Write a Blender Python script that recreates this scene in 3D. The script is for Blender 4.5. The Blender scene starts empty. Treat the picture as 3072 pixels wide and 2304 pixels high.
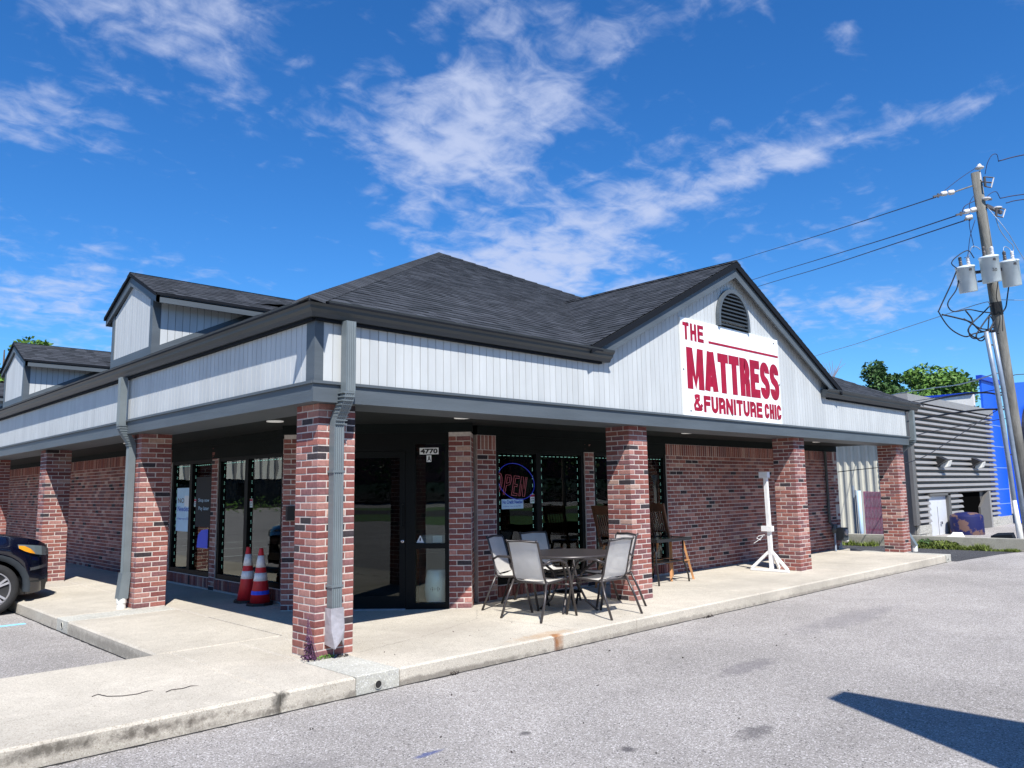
import bpy, math, random
from mathutils import Vector, Matrix
R = math.radians
random.seed(7)
S = bpy.context.scene
COL = S.collection

# ------------------------------------------------------------ camera, sky, sun, exposure
cam = bpy.data.cameras.new('camera'); camo = bpy.data.objects.new('camera', cam); COL.objects.link(camo); S.camera = camo
YAW, PIT, ROL = 0.7704, 0.1335, -0.0159
F = Vector((math.sin(YAW)*math.cos(PIT), math.cos(YAW)*math.cos(PIT), math.sin(PIT)))
RT = Vector((math.cos(YAW), -math.sin(YAW), 0)); UP = RT.cross(F)
R2 = RT*math.cos(ROL)+UP*math.sin(ROL); U2 = -RT*math.sin(ROL)+UP*math.cos(ROL)
camo.matrix_world = Matrix(((R2.x, U2.x, -F.x, -3.7272), (R2.y, U2.y, -F.y, -6.4174), (R2.z, U2.z, -F.z, 1.474), (0, 0, 0, 1)))
cam.sensor_width = 36; cam.lens = 36*2347.44/3072; cam.clip_end = 3000; cam.clip_start = .05
SUN = Vector((-.392, -.667, 1.0)).normalized()
S.view_settings.view_transform = 'Standard'; S.view_settings.look = 'None'; S.view_settings.gamma = 1
S.view_settings.use_curve_mapping = False; S.view_settings.exposure = 0.62
sun = bpy.data.lights.new('sun', 'SUN'); sun.energy = 4.9; sun.angle = R(.55); sun.color = (1, .96, .9)
suno = bpy.data.objects.new('sun', sun); COL.objects.link(suno); suno.rotation_euler = SUN.to_track_quat('Z', 'Y').to_euler()
W = bpy.data.worlds.new('World'); S.world = W; W.use_nodes = True
nt = W.node_tree; nt.nodes.clear(); NN = nt.nodes.new; LK = nt.links.new
wo = NN('ShaderNodeOutputWorld'); bg = NN('ShaderNodeBackground'); LK(bg.outputs[0], wo.inputs[0])
sky = NN('ShaderNodeTexSky'); sky.sky_type = 'NISHITA'; sky.sun_disc = False
sky.sun_elevation = math.asin(SUN.z); sky.sun_rotation = math.atan2(SUN.x, SUN.y); sky.altitude = 250; sky.air_density = 1.0; sky.dust_density = .4; sky.ozone_density = 3.0
bg.inputs[1].default_value = .100
hs = NN('ShaderNodeHueSaturation'); hs.inputs['Saturation'].default_value = 1.12; hs.inputs['Hue'].default_value = .510; hs.inputs['Value'].default_value = 1.08
tn = NN('ShaderNodeMix'); tn.data_type = 'RGBA'; tn.blend_type = 'MULTIPLY'; tn.inputs[0].default_value = 1; LK(sky.outputs[0], tn.inputs[6]); tn.inputs[7].default_value = (.55, .86, 1.04, 1)
LK(tn.outputs[2], hs.inputs['Color'])
geo = NN('ShaderNodeTexCoord'); DIR = geo.outputs['Generated']
def vm(op, a, b=None, out=0):
    n = NN('ShaderNodeVectorMath'); n.operation = op
    for i, x in enumerate((a, b)):
        if x is None: continue
        if isinstance(x, (tuple, list, Vector)): n.inputs[i].default_value = tuple(x)
        else: LK(x, n.inputs[i])
    return n.outputs[out]
def mt(op, a, b=None, c=None, clamp=False):
    n = NN('ShaderNodeMath'); n.operation = op; n.use_clamp = clamp
    for i, x in enumerate((a, b, c)):
        if x is None: continue
        if isinstance(x, (int, float)): n.inputs[i].default_value = x
        else: LK(x, n.inputs[i])
    return n.outputs[0]
# cloud banks: (centre direction azimuth from +Y, elevation, half width, half height in degrees, tilt, weight)
def pixdir(u, v): return (F + R2*((u-1536)/2347.44) - U2*((v-1152)/2347.44)).normalized()
CL = [  # cloud banks: heading and elevation (deg), half width, half height, tilt, weight
 (44.9,16.0,9.5,3.4,-14,.66),(53.0,19.2,9.0,2.3,-15,.80),(61.5,21.7,7.5,1.5,-13,.70),(68.5,22.6,6.5,.75,-11,.62),
 (40.5,19.0,5.5,2.8,20,.50),(43.5,23.8,5.2,4.6,60,.58),(47.5,28.5,7.5,4.2,40,.52),(53.5,31.4,8.0,2.4,-20,.44),(42,29,4,4,0,.42),
 (34.6,28.1,8.5,3.6,8,.56),(38.3,25.2,4.2,3.0,30,.52),(36,22,2.5,3.5,30,.3),
 (19.4,30.2,5.6,3.6,35,.74),(13.5,28.6,5.4,3.0,25,.58),(12.0,23.5,4.6,2.6,20,.82),(24,31.8,4.2,2.0,10,.52),(32,33.4,5.2,1.1,0,.36),(40.5,33.6,5.6,1.8,-10,.44),
 (12,15.3,7.5,2.2,6,.62),(13,11.5,10.0,3.2,4,.74),(62.8,16.3,6.0,1.3,-10,.46),(71.1,11.9,14,2.2,-3,.62),(56,12.5,9,2.2,-3,.5),(48,14.2,7,2.0,0,.5),(77.7,23.3,2.4,.45,-12,.46),(66.7,24.3,5.0,1.4,-20,.34),(57.5,27,6.0,2.2,-10,.32),
 (120,35,30,9,10,.5),(200,40,40,10,0,.5),(290,30,30,9,-10,.5),(-30,25,14,6,8,.6)]
tot = None
for az, el, w, h, tilt, wt in CL:
    a, e = R(az), R(el); c = Vector((math.sin(a)*math.cos(e), math.cos(a)*math.cos(e), math.sin(e)))
    rx = Vector((math.cos(a), -math.sin(a), 0)); ux = rx.cross(c); t = R(tilt)
    A = (rx*math.cos(t)-ux*math.sin(t))/R(w)/1.0; B = (rx*math.sin(t)+ux*math.cos(t))/R(h)
    d = vm('SUBTRACT', DIR, c)
    p = mt('POWER', vm('DOT_PRODUCT', d, A, 1), 2); q = mt('POWER', vm('DOT_PRODUCT', d, B, 1), 2)
    g = mt('POWER', 2.718, mt('MULTIPLY', mt('ADD', p, q), -.9))
    g = mt('MULTIPLY', g, wt)
    tot = g if tot is None else mt('ADD', tot, g)
sep = NN('ShaderNodeSeparateXYZ'); LK(DIR, sep.inputs[0])
zz = mt('ADD', mt('MAXIMUM', sep.outputs[2], 0), .16)
cb = NN('ShaderNodeCombineXYZ'); LK(mt('DIVIDE', sep.outputs[0], zz), cb.inputs[0]); LK(mt('DIVIDE', sep.outputs[1], zz), cb.inputs[1])
def noise(vec, sc, det, rough, dist=0, nodes=None):
    n = NN('ShaderNodeTexNoise'); n.inputs['Scale'].default_value = sc; n.inputs['Detail'].default_value = det; n.inputs['Roughness'].default_value = rough; n.inputs['Distortion'].default_value = dist
    LK(vec, n.inputs['Vector']); return n.outputs['Fac']
n1 = noise(cb.outputs[0], 3.4, 12, .62, .35); n2 = noise(cb.outputs[0], 13, 7, .55, .5)
mp = NN('ShaderNodeMapping'); mp.inputs['Rotation'].default_value = (0, 0, R(38)); mp.inputs['Scale'].default_value = (1.2, 5.5, 1); LK(cb.outputs[0], mp.inputs[0])
n3 = noise(mp.outputs[0], 2.0, 8, .6, .5)
dens = mt('ADD', mt('MULTIPLY', n1, .95), mt('ADD', mt('MULTIPLY', n2, .80), mt('MULTIPLY', n3, .45)))
dens = mt('ADD', mt('MULTIPLY', mt('SUBTRACT', dens, 1.13), 2.1), mt('MULTIPLY', tot, .76))
mr = NN('ShaderNodeMapRange'); mr.interpolation_type = 'SMOOTHSTEP'; mr.inputs[1].default_value = .20; mr.inputs[2].default_value = 1.35; LK(dens, mr.inputs[0])
mx = NN('ShaderNodeMix'); mx.data_type = 'RGBA'; LK(mt('MULTIPLY', mr.outputs[0], .80), mx.inputs[0]); LK(hs.outputs[0], mx.inputs[6]); mx.inputs[7].default_value = (4.1, 4.6, 6.1, 1)
LK(mx.outputs[2], bg.inputs[0])

# ------------------------------------------------------------ materials
def mat(name, col, rough=.7, metal=0, var=0, scale=8, bump=0, bscale=40, spec=.5, col2=None, objrand=0, isl=0, ramp=(.35, .65), coat=0, emis=0, bdist=.02, det=6, stretch=None):
    m = bpy.data.materials.new(name); m.use_nodes = True; t = m.node_tree; b = t.nodes['Principled BSDF']
    b.inputs['Base Color'].default_value = (*col, 1); b.inputs['Roughness'].default_value = rough; b.inputs['Metallic'].default_value = metal
    b.inputs['Specular IOR Level'].default_value = spec; b.inputs['Coat Weight'].default_value = coat
    if emis: b.inputs['Emission Color'].default_value = (*col, 1); b.inputs['Emission Strength'].default_value = emis
    tc = t.nodes.new('ShaderNodeTexCoord'); vec = tc.outputs['Object']
    if stretch:
        q = t.nodes.new('ShaderNodeMapping'); q.inputs['Scale'].default_value = stretch; t.links.new(vec, q.inputs[0]); vec = q.outputs[0]
    last = None
    if var or col2:
        n = t.nodes.new('ShaderNodeTexNoise'); n.inputs['Scale'].default_value = scale; n.inputs['Detail'].default_value = det; n.inputs['Roughness'].default_value = .62
        t.links.new(vec, n.inputs['Vector'])
        r = t.nodes.new('ShaderNodeMapRange'); r.inputs[1].default_value = ramp[0]; r.inputs[2].default_value = ramp[1]; t.links.new(n.outputs['Fac'], r.inputs[0])
        x = t.nodes.new('ShaderNodeMix'); x.data_type = 'RGBA'; t.links.new(r.outputs[0], x.inputs[0])
        c2 = col2 or tuple(min(1, c*(1+var)) for c in col); c1 = col if col2 else tuple(c*(1-var) for c in col)
        x.inputs[6].default_value = (*c1, 1); x.inputs[7].default_value = (*c2, 1); last = x.outputs[2]
    if objrand or isl:
        h = t.nodes.new('ShaderNodeHueSaturation')
        if objrand: src = t.nodes.new('ShaderNodeObjectInfo').outputs['Random']; amt = objrand
        else: src = t.nodes.new('ShaderNodeNewGeometry').outputs['Random Per Island']; amt = isl
        mm = t.nodes.new('ShaderNodeMapRange'); mm.inputs[3].default_value = 1-amt; mm.inputs[4].default_value = 1+amt; t.links.new(src, mm.inputs[0]); t.links.new(mm.outputs[0], h.inputs['Value'])
        if last: t.links.new(last, h.inputs['Color'])
        else: h.inputs['Color'].default_value = (*col, 1)
        last = h.outputs[0]
    if last: t.links.new(last, b.inputs['Base Color'])
    if bump:
        n = t.nodes.new('ShaderNodeTexNoise'); n.inputs['Scale'].default_value = bscale; n.inputs['Detail'].default_value = 5; t.links.new(vec, n.inputs['Vector'])
        q = t.nodes.new('ShaderNodeBump'); q.inputs['Strength'].default_value = bump; q.inputs['Distance'].default_value = bdist; t.links.new(n.outputs['Fac'], q.inputs['Height']); t.links.new(q.outputs[0], b.inputs['Normal'])
    return m
M = {}
def brickmat(k, c, v=.22):
    M[k] = mat(k, c, .85, 0, v, 22, .35, 90, .25, None, .16, 0, (.3, .7), 0, 0, .006)
    M[k+'_s'] = mat(k+'_joined', c, .85, 0, v, 22, .35, 90, .25, None, 0, .16, (.3, .7), 0, 0, .006)
BR = ['brick_red', 'brick_rose', 'brick_plum', 'brick_char', 'brick_buff', 'brick_wine']
brickmat('brick_red', (.27, .105, .085)); brickmat('brick_rose', (.34, .17, .145)); brickmat('brick_plum', (.19, .088, .088), .3); brickmat('brick_char', (.045, .036, .04), .35); brickmat('brick_buff', (.40, .26, .21), .25); brickmat('brick_wine', (.20, .070, .062))
BW = [30, 20, 22, 6, 3, 26]
M['mortar'] = mat('mortar', (.54, .48, .44), .95, 0, .12, 30, .4, 120, .2, bdist=.005)
M['white'] = mat('white_siding_paint', (.49, .51, .51), .55, 0, .06, 3, .25, 60, .4, None, .045, 0, bdist=.004, stretch=(1, 1, .3))
M['white2'] = mat('white_stand_paint', (.80, .80, .80), .5, 0, .06, 9, .1, 40)
M['trim'] = mat('grey_trim_paint', (.085, .101, .114), .5, 0, .10, 2.5, .3, 30, .4, bdist=.006, stretch=(.4, .4, 3))
M['gutter'] = mat('grey_gutter_enamel', (.036, .044, .050), .45, 0, .07, 3, 0, 1, .5)
M['spout'] = mat('grey_downspout_enamel', (.14, .165, .175), .42, 0, .08, 4, 0, 1, .5)
M['raw'] = mat('worn_galvanised_metal', (.42, .40, .42), .5, .3, .18, 12, .2, 30)
M['darktrim'] = mat('dark_porch_paint', (.007, .010, .010), .7, 0, .15, 2, .15, 20, .12)  # dark trim colour, lowered further to deepen the porch shade
M['soffit'] = mat('grey_soffit_paint', (.020, .023, .023), .7, 0, .12, 2, .1, 20, .15)  # soffit grey darkened so its colour carries part of the porch shade
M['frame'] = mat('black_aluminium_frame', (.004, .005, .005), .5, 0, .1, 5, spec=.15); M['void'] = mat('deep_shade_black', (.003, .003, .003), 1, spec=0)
for i, c in enumerate([(.038, .042, .050), (.048, .053, .063), (.029, .033, .039)]):
    M['sh%d' % i] = mat('shingle_shade_%d' % i, c, .95, 0, .25, 90, .5, 240, .2, None, 0, .14, (.3, .7), bdist=.006)
    M['sho%d' % i] = mat('shingle_piece_shade_%d' % i, c, .95, 0, .25, 90, .5, 240, .2, None, .14, 0, (.3, .7), bdist=.006)
M['black'] = mat('black_plastic', (.012, .012, .013), .45)
M['drip'] = mat('black_drip_edge', (.008, .010, .014), .8, spec=.15)
M['chairmetal'] = mat('brown_black_tube', (.055, .048, .048), .35, .3, .15, 20)
def sling(nm, c, tr):
    m = mat(nm, c, .75, 0, .06, 10, .2, 700, .3, bdist=.001); t = m.node_tree; b = t.nodes['Principled BSDF']
    o = t.nodes['Material Output']; x = t.nodes.new('ShaderNodeMixShader'); tl = t.nodes.new('ShaderNodeBsdfTranslucent'); tl.inputs[0].default_value = (*c, 1)
    t.links.new(b.outputs[0], x.inputs[1]); t.links.new(tl.outputs[0], x.inputs[2]); x.inputs[0].default_value = tr
    y = t.nodes.new('ShaderNodeMixShader'); tp = t.nodes.new('ShaderNodeBsdfTransparent'); y.inputs[0].default_value = .12
    t.links.new(x.outputs[0], y.inputs[1]); t.links.new(tp.outputs[0], y.inputs[2]); t.links.new(y.outputs[0], o.inputs[0]); return m
M['sling'] = sling('taupe_mesh_sling', (.80, .78, .74), .36)
M['slingw'] = M['sling']
M['wood'] = mat('honey_wood', (.42, .20, .075), .5, 0, .3, 14, .1, 30, stretch=(1, 1, .2), coat=.2)
M['wood2'] = mat('brown_wood', (.15, .058, .025), .45, 0, .3, 14, .1, 30, stretch=(1, 1, .2), coat=.2)
M['polewood'] = mat('weathered_pole_wood', (.13, .125, .11), .9, 0, 0, 6, .6, 30, .2, (.27, .26, .235), 0, 0, (.35, .75), bdist=.02, stretch=(1, 1, .15))
M['coneor'] = mat('cone_orange_plastic', (.60, .018, .022), .5, 0, .1, 10)
M['conewh'] = mat('cone_reflective_white', (.80, .80, .80), .4, 0, .12, 25)
M['blue'] = mat('blue_metal_panel', (.01, .10, .62), .45, 0, .04, 3)
M['bluelt'] = mat('pale_joint_seal', (.25, .40, .75), .5)
M['bluecap'] = mat('blue_cap_metal', (.01, .05, .45), .4)
M['slat'] = mat('grey_louvre_paint', (.26, .25, .24), .5, 0, .05, 2)
M['slatd'] = mat('grey_trim_panel', (.11, .105, .10), .5, 0, .06, 2)
M['block'] = mat('split_face_block', (.42, .41, .37), .95, 0, .3, 14, 1, 20, .2, None, 0, .12, bdist=.05)
M['beige'] = mat('beige_ribbed_metal', (.46, .45, .38), .5, 0, .05, 2)
M['parapet'] = mat('cream_wall_panel', (.80, .78, .70), .6, 0, .03, 2)
M['doorw'] = mat('pale_steel_door', (.58, .60, .64), .5, 0, .04, 3)
M['rusty'] = mat('peeling_blue_and_rust', (.006, .010, .075), .7, 0, 0, 1.9, .3, 10, .3, (.13, .075, .065), 0, 0, (.52, .57), det=5)
M['rust'] = mat('rust_metal', (.13, .06, .05), .85, 0, .3, 5)
M['pink'] = mat('faded_maroon_slat', (.36, .10, .17), .6, 0, .15, 8)
M['ppipe'] = mat('pale_blue_pipe', (.42, .58, .75), .5)
M['pvc'] = mat('white_pvc', (.75, .75, .70), .4, 0, .08, 10)
M['galv'] = mat('galvanised_conduit', (.26, .31, .38), .45, .3, .1, 5)
M['tank'] = mat('pale_grey_tank_paint', (.62, .68, .70), .35, .1, .06, 4)
M['porc'] = mat('insulator_porcelain', (.62, .60, .60), .3, 0, .1, 10)
M['steel'] = mat('dark_steel_fitting', (.10, .09, .09), .5, .4)
M['cable'] = mat('black_cable', (.010, .010, .016), .6)
M['wire'] = mat('line_wire', (.012, .012, .05), .6)
M['suv'] = mat('deep_navy_car_paint', (.002, .003, .014), .25, .2, coat=1)
M['cladding'] = mat('grey_black_cladding', (.018, .024, .03), .6, 0, .1, 10)
M['tyre'] = mat('tyre_rubber', (.018, .018, .019), .85, 0, .1, 20)
M['rim'] = mat('silver_alloy', (.55, .55, .58), .3, .6)
M['lens'] = mat('headlight_lens', (.16, .20, .22), .08, .2, 0, coat=1)
M['amber'] = mat('amber_lens', (.75, .30, .02), .2, coat=1)
M['chrome'] = mat('satin_chrome', (.55, .55, .58), .2, .9)
M['cglass'] = mat('dark_car_glass', (.006, .008, .01), .05, 0, coat=1)
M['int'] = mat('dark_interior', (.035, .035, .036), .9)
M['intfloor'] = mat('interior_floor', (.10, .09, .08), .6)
M['ceram'] = mat('white_glazed_ceramic', (.80, .84, .86), .15, coat=.6)
M['paperw'] = mat('white_paper', (.78, .80, .80), .7)
M['paperb'] = mat('pale_blue_paper', (.50, .70, .85), .7, 0, .05, 8)
M['inkb'] = mat('blue_ink', (.02, .10, .50), .6); M['inkk'] = mat('black_ink', (.008, .008, .008), .6); M['inkr'] = mat('red_ink', (.45, .02, .05), .6)
M['brightblue'] = mat('bright_blue_print', (.02, .08, .75), .5)  # plain saturated print colour, no emission
M['signw'] = mat('white_sign_board', (.84, .86, .85), .35, 0, .03, 4)
M['signr'] = mat('crimson_lettering', (.32, .0, .022), .5, 0, .18, 5)
M['cloth'] = mat('draped_white_cloth', (.62, .64, .63), .9, 0, .18, 6, .5, 9, bdist=.05)
M['cardb'] = mat('cardboard', (.30, .32, .32), .8)
M['led'] = mat('led_strip_dot', (.45, 1.0, .85), .5, emis=.30)
M['neonr'] = mat('dim_red_neon_tube', (.40, .10, .12), .3, emis=.05); M['neonb'] = mat('blue_neon_tube', (.02, .04, .55), .3, emis=.10)  # unlit tubes; slight emission added so they show
M['lampw'] = mat('unlit_disc_added_glow', (.85, .85, .82), .6, emis=.12)  # unlit discs; faint emission stands in for reflected brightness
M['leaf1'] = mat('leaf_green', (.095, .185, .032), .6, 0, .3, 3, 0, 1, .3, None, 0, .3)
M['leaf2'] = mat('leaf_dark_green', (.055, .115, .030), .6, 0, .3, 3, 0, 1, .3, None, 0, .3)
M['leafp'] = mat('purple_weed_leaf', (.085, .035, .075), .6, 0, .3, 30, 0, 1, .3, None, 0, .4)
M['grass'] = mat('weed_grass', (.13, .17, .03), .7, 0, .3, 20, 0, 1, .3, None, 0, .45)
M['bark'] = mat('tree_bark', (.12, .095, .075), .9, 0, .3, 10, .5, 20)
M['barebark'] = mat('pale_dead_branch', (.22, .18, .20), .9)
M['lawn'] = mat('lawn', (.06, .13, .025), .9, 0, .35, 4)
M['bluepaint'] = mat('blue_line_paint', (.25, .60, .85), .7, 0, .15, 20)
M['whitepaint'] = mat('white_line_paint', (.65, .65, .63), .7, 0, .15, 20)
M['gasgrey'] = mat('gas_meter_grey', (.05, .058, .062), .6, 0, .2, 10)
M['tglass'] = mat('table_glass', (.018, .032, .028), .06, 0, .3, 60, coat=.5)
M['twig'] = mat('dry_twig', (.05, .04, .035), .9)
M['seal'] = mat('curb_gap_tar', (.015, .014, .014), .95, 0, .3, 20)

def ground_mat(name, c1, c2, sc, big, bump, stains=(), speck=None):
    m = bpy.data.materials.new(name); m.use_nodes = True; t = m.node_tree; b = t.nodes['Principled BSDF']; b.inputs['Roughness'].default_value = .92; b.inputs['Specular IOR Level'].default_value = .25
    N = t.nodes.new; K = t.links.new; tc = N('ShaderNodeTexCoord').outputs['Object']
    def ns(s, d=4, r=.6, dist=0):
        n = N('ShaderNodeTexNoise'); n.inputs['Scale'].default_value = s; n.inputs['Detail'].default_value = d; n.inputs['Roughness'].default_value = r; n.inputs['Distortion'].default_value = dist; K(tc, n.inputs['Vector']); return n.outputs['Fac']
    def rng(f, a, bb, c=0, d=1):
        n = N('ShaderNodeMapRange'); n.inputs[1].default_value = a; n.inputs[2].default_value = bb; n.inputs[3].default_value = c; n.inputs[4].default_value = d; K(f, n.inputs[0]); return n.outputs[0]
    def mix(f, a, bcol, mode='MIX'):
        n = N('ShaderNodeMix'); n.data_type = 'RGBA'; n.blend_type = mode
        if isinstance(f, (int, float)): n.inputs[0].default_value = f
        else: K(f, n.inputs[0])
        for i, q in ((6, a), (7, bcol)):
            if isinstance(q, tuple): n.inputs[i].default_value = (*q, 1)
            else: K(q, n.inputs[i])
        return n.outputs[2]
    fine = ns(sc, 3, .75); base = mix(rng(fine, .36, .64), c1, c2)
    v = N('ShaderNodeTexVoronoi'); v.inputs['Scale'].default_value = sc*.9; K(tc, v.inputs['Vector'])
    rc = N('ShaderNodeSeparateColor'); K(v.outputs['Color'], rc.inputs[0])
    if speck: base = mix(rng(rc.outputs[0], .80, .92), base, speck[0]); base = mix(rng(rc.outputs[1], .84, .95), base, speck[1])
    l1 = rng(ns(big, 5, .6, .6), .3, .72, .80, 1.13); base = mix(1.0, base, mixgray(t, l1), 'MULTIPLY')
    l2 = rng(ns(big*7, 4, .65), .3, .7, .93, 1.06); base = mix(1.0, base, mixgray(t, l2), 'MULTIPLY')
    sp = N('ShaderNodeSeparateXYZ'); K(tc, sp.inputs[0])
    for (x, y, z, rx, ry, rz, col, amt) in stains:
        s = N('ShaderNodeVectorMath'); s.operation = 'SUBTRACT'; K(tc, s.inputs[0]); s.inputs[1].default_value = (x, y, z)
        s2 = N('ShaderNodeVectorMath'); s2.operation = 'DIVIDE'; K(s.outputs[0], s2.inputs[0]); s2.inputs[1].default_value = (rx, ry, rz)
        ln = N('ShaderNodeVectorMath'); ln.operation = 'LENGTH'; K(s2.outputs[0], ln.inputs[0])
        a1 = N('ShaderNodeMath'); a1.operation = 'ADD'; K(ln.outputs['Value'], a1.inputs[0]); K(rng(ns(9, 5, .7), .3, .7, -.45, .45), a1.inputs[1])
        base = mix(rng(a1.outputs[0], 1.1, .5, 0, amt), base, col)
    K(base, b.inputs['Base Color'])
    bp = N('ShaderNodeBump'); bp.inputs['Strength'].default_value = bump; bp.inputs['Distance'].default_value = .01; K(fine, bp.inputs['Height']); K(bp.outputs[0], b.inputs['Normal'])
    return m
def mixgray(t, f):
    n = t.nodes.new('ShaderNodeCombineColor')
    for i in range(3): t.links.new(f, n.inputs[i])
    return n.outputs[0]
oil = (.06, .055, .06)
M['asphalt'] = ground_mat('worn_asphalt', (.262, .243, .226), (.395, .370, .345), 140, .35, .8, [
    (1.2, -3.6, -.15, .18, .1, 1, oil, .6), (.35, -3.2, -.15, .07, .05, 1, oil, .8), (2.9, -2.6, -.15, .5, .16, 1, (.13, .12, .13), .5), (.15, -2.5, -.15, .05, .04, 1, oil, .7),
    (6, -2.2, -.15, 1.4, .25, 1, (.16, .15, .16), .4), (-1.4, -2.0, -.15, .5, .2, 1, (.15, .14, .14), .4), (-.55, -2.35, -.15, .12, .03, 1, (.03, .06, .22), .7), (-1.05, -3.1, -.15, .13, .03, 1, (.03, .06, .22), .7)], [(.60, .57, .555), (.115, .105, .10)])
M['asphalt2'] = ground_mat('new_dark_asphalt', (.035, .035, .038), (.075, .075, .08), 90, .5, .7, [], [(.14, .14, .14), (.02, .02, .02)])
dk = (.10, .085, .07)
M['concrete'] = ground_mat('tan_concrete', (.43, .39, .325), (.53, .485, .41), 150, .6, .3, [
    (2.26, -.80, -.06, .05, .05, .14, (.11, .03, .02), .95), (2.2, -.72, 0, .45, .12, .1, (.42, .25, .12), .45), (2.3, -.80, -.05, .11, .06, .14, (.32, .15, .06), .7),
    (-.76, -.86, -.06, .07, .1, .12, (.04, .037, .032), .85), (-1.6, -.9, -.07, .55, .12, .045, dk, .85), (-2.3, -.9, -.06, .6, .14, .05, (.09, .08, .065), .85), (-1.0, -.9, -.12, .8, .1, .05, dk, .6),
    (.8, -.84, -.13, 1.6, .08, .035, dk, .6), (4.2, -.84, -.13, 2.2, .08, .035, (.16, .14, .12), .5), (9, -.84, -.13, 3, .08, .03, (.16, .14, .12), .5), (-.9, 2.6, -.1, .08, 2.4, .06, (.15, .14, .12), .5),
    (1.7, .3, 0, .9, .4, .1, (.36, .32, .27), .4), (.5, 3.8, 0, .5, 1.5, .1, (.38, .34, .28), .35), (7.5, -.1, 0, 1.8, .4, .1, (.36, .33, .28), .35)], [(.58, .54, .45), (.34, .30, .24)])
M['patch'] = ground_mat('grey_patch_concrete', (.39, .38, .33), (.47, .46, .40), 120, .9, .35, [(.113, -.86, -.10, .1, .06, .06, (.2, .19, .17), .5)], [(.6, .6, .56), (.33, .32, .30)])
M['lowwall'] = ground_mat('grey_wall_concrete', (.33, .32, .27), (.44, .42, .36), 60, .8, .4, [(17.5, 2, 0, 1, 2, .1, (.2, .2, .16), .5)])

def glass_mat(name, tint, ior, rough=0):
    m = bpy.data.materials.new(name); m.use_nodes = True; t = m.node_tree; t.nodes.clear(); N = t.nodes.new; K = t.links.new
    o = N('ShaderNodeOutputMaterial'); x = N('ShaderNodeMixShader'); f = N('ShaderNodeFresnel'); f.inputs[0].default_value = ior
    tr = N('ShaderNodeBsdfTransparent'); tr.inputs[0].default_value = (*tint, 1); g = N('ShaderNodeBsdfGlossy'); g.inputs['Roughness'].default_value = rough; g.inputs[0].default_value = (.9, .95, .92, 1)
    n = N('ShaderNodeTexNoise'); n.inputs['Scale'].default_value = 1.6; n.inputs['Detail'].default_value = 1; b = N('ShaderNodeBump'); b.inputs['Strength'].default_value = .035; b.inputs['Distance'].default_value = .04
    K(N('ShaderNodeTexCoord').outputs['Object'], n.inputs['Vector']); K(n.outputs['Fac'], b.inputs['Height']); K(b.outputs[0], g.inputs['Normal'])
    K(f.outputs[0], x.inputs[0]); K(tr.outputs[0], x.inputs[1]); K(g.outputs[0], x.inputs[2]); K(x.outputs[0], o.inputs[0]); return m
M['glass'] = glass_mat('window_glass', (.86, .92, .90), 1.55); M['sideglass'] = glass_mat('side_window_glass', (.62, .72, .70), 1.7)
M['doorglass'] = glass_mat('tinted_door_glass', (.25, .28, .30), 1.5)

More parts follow.
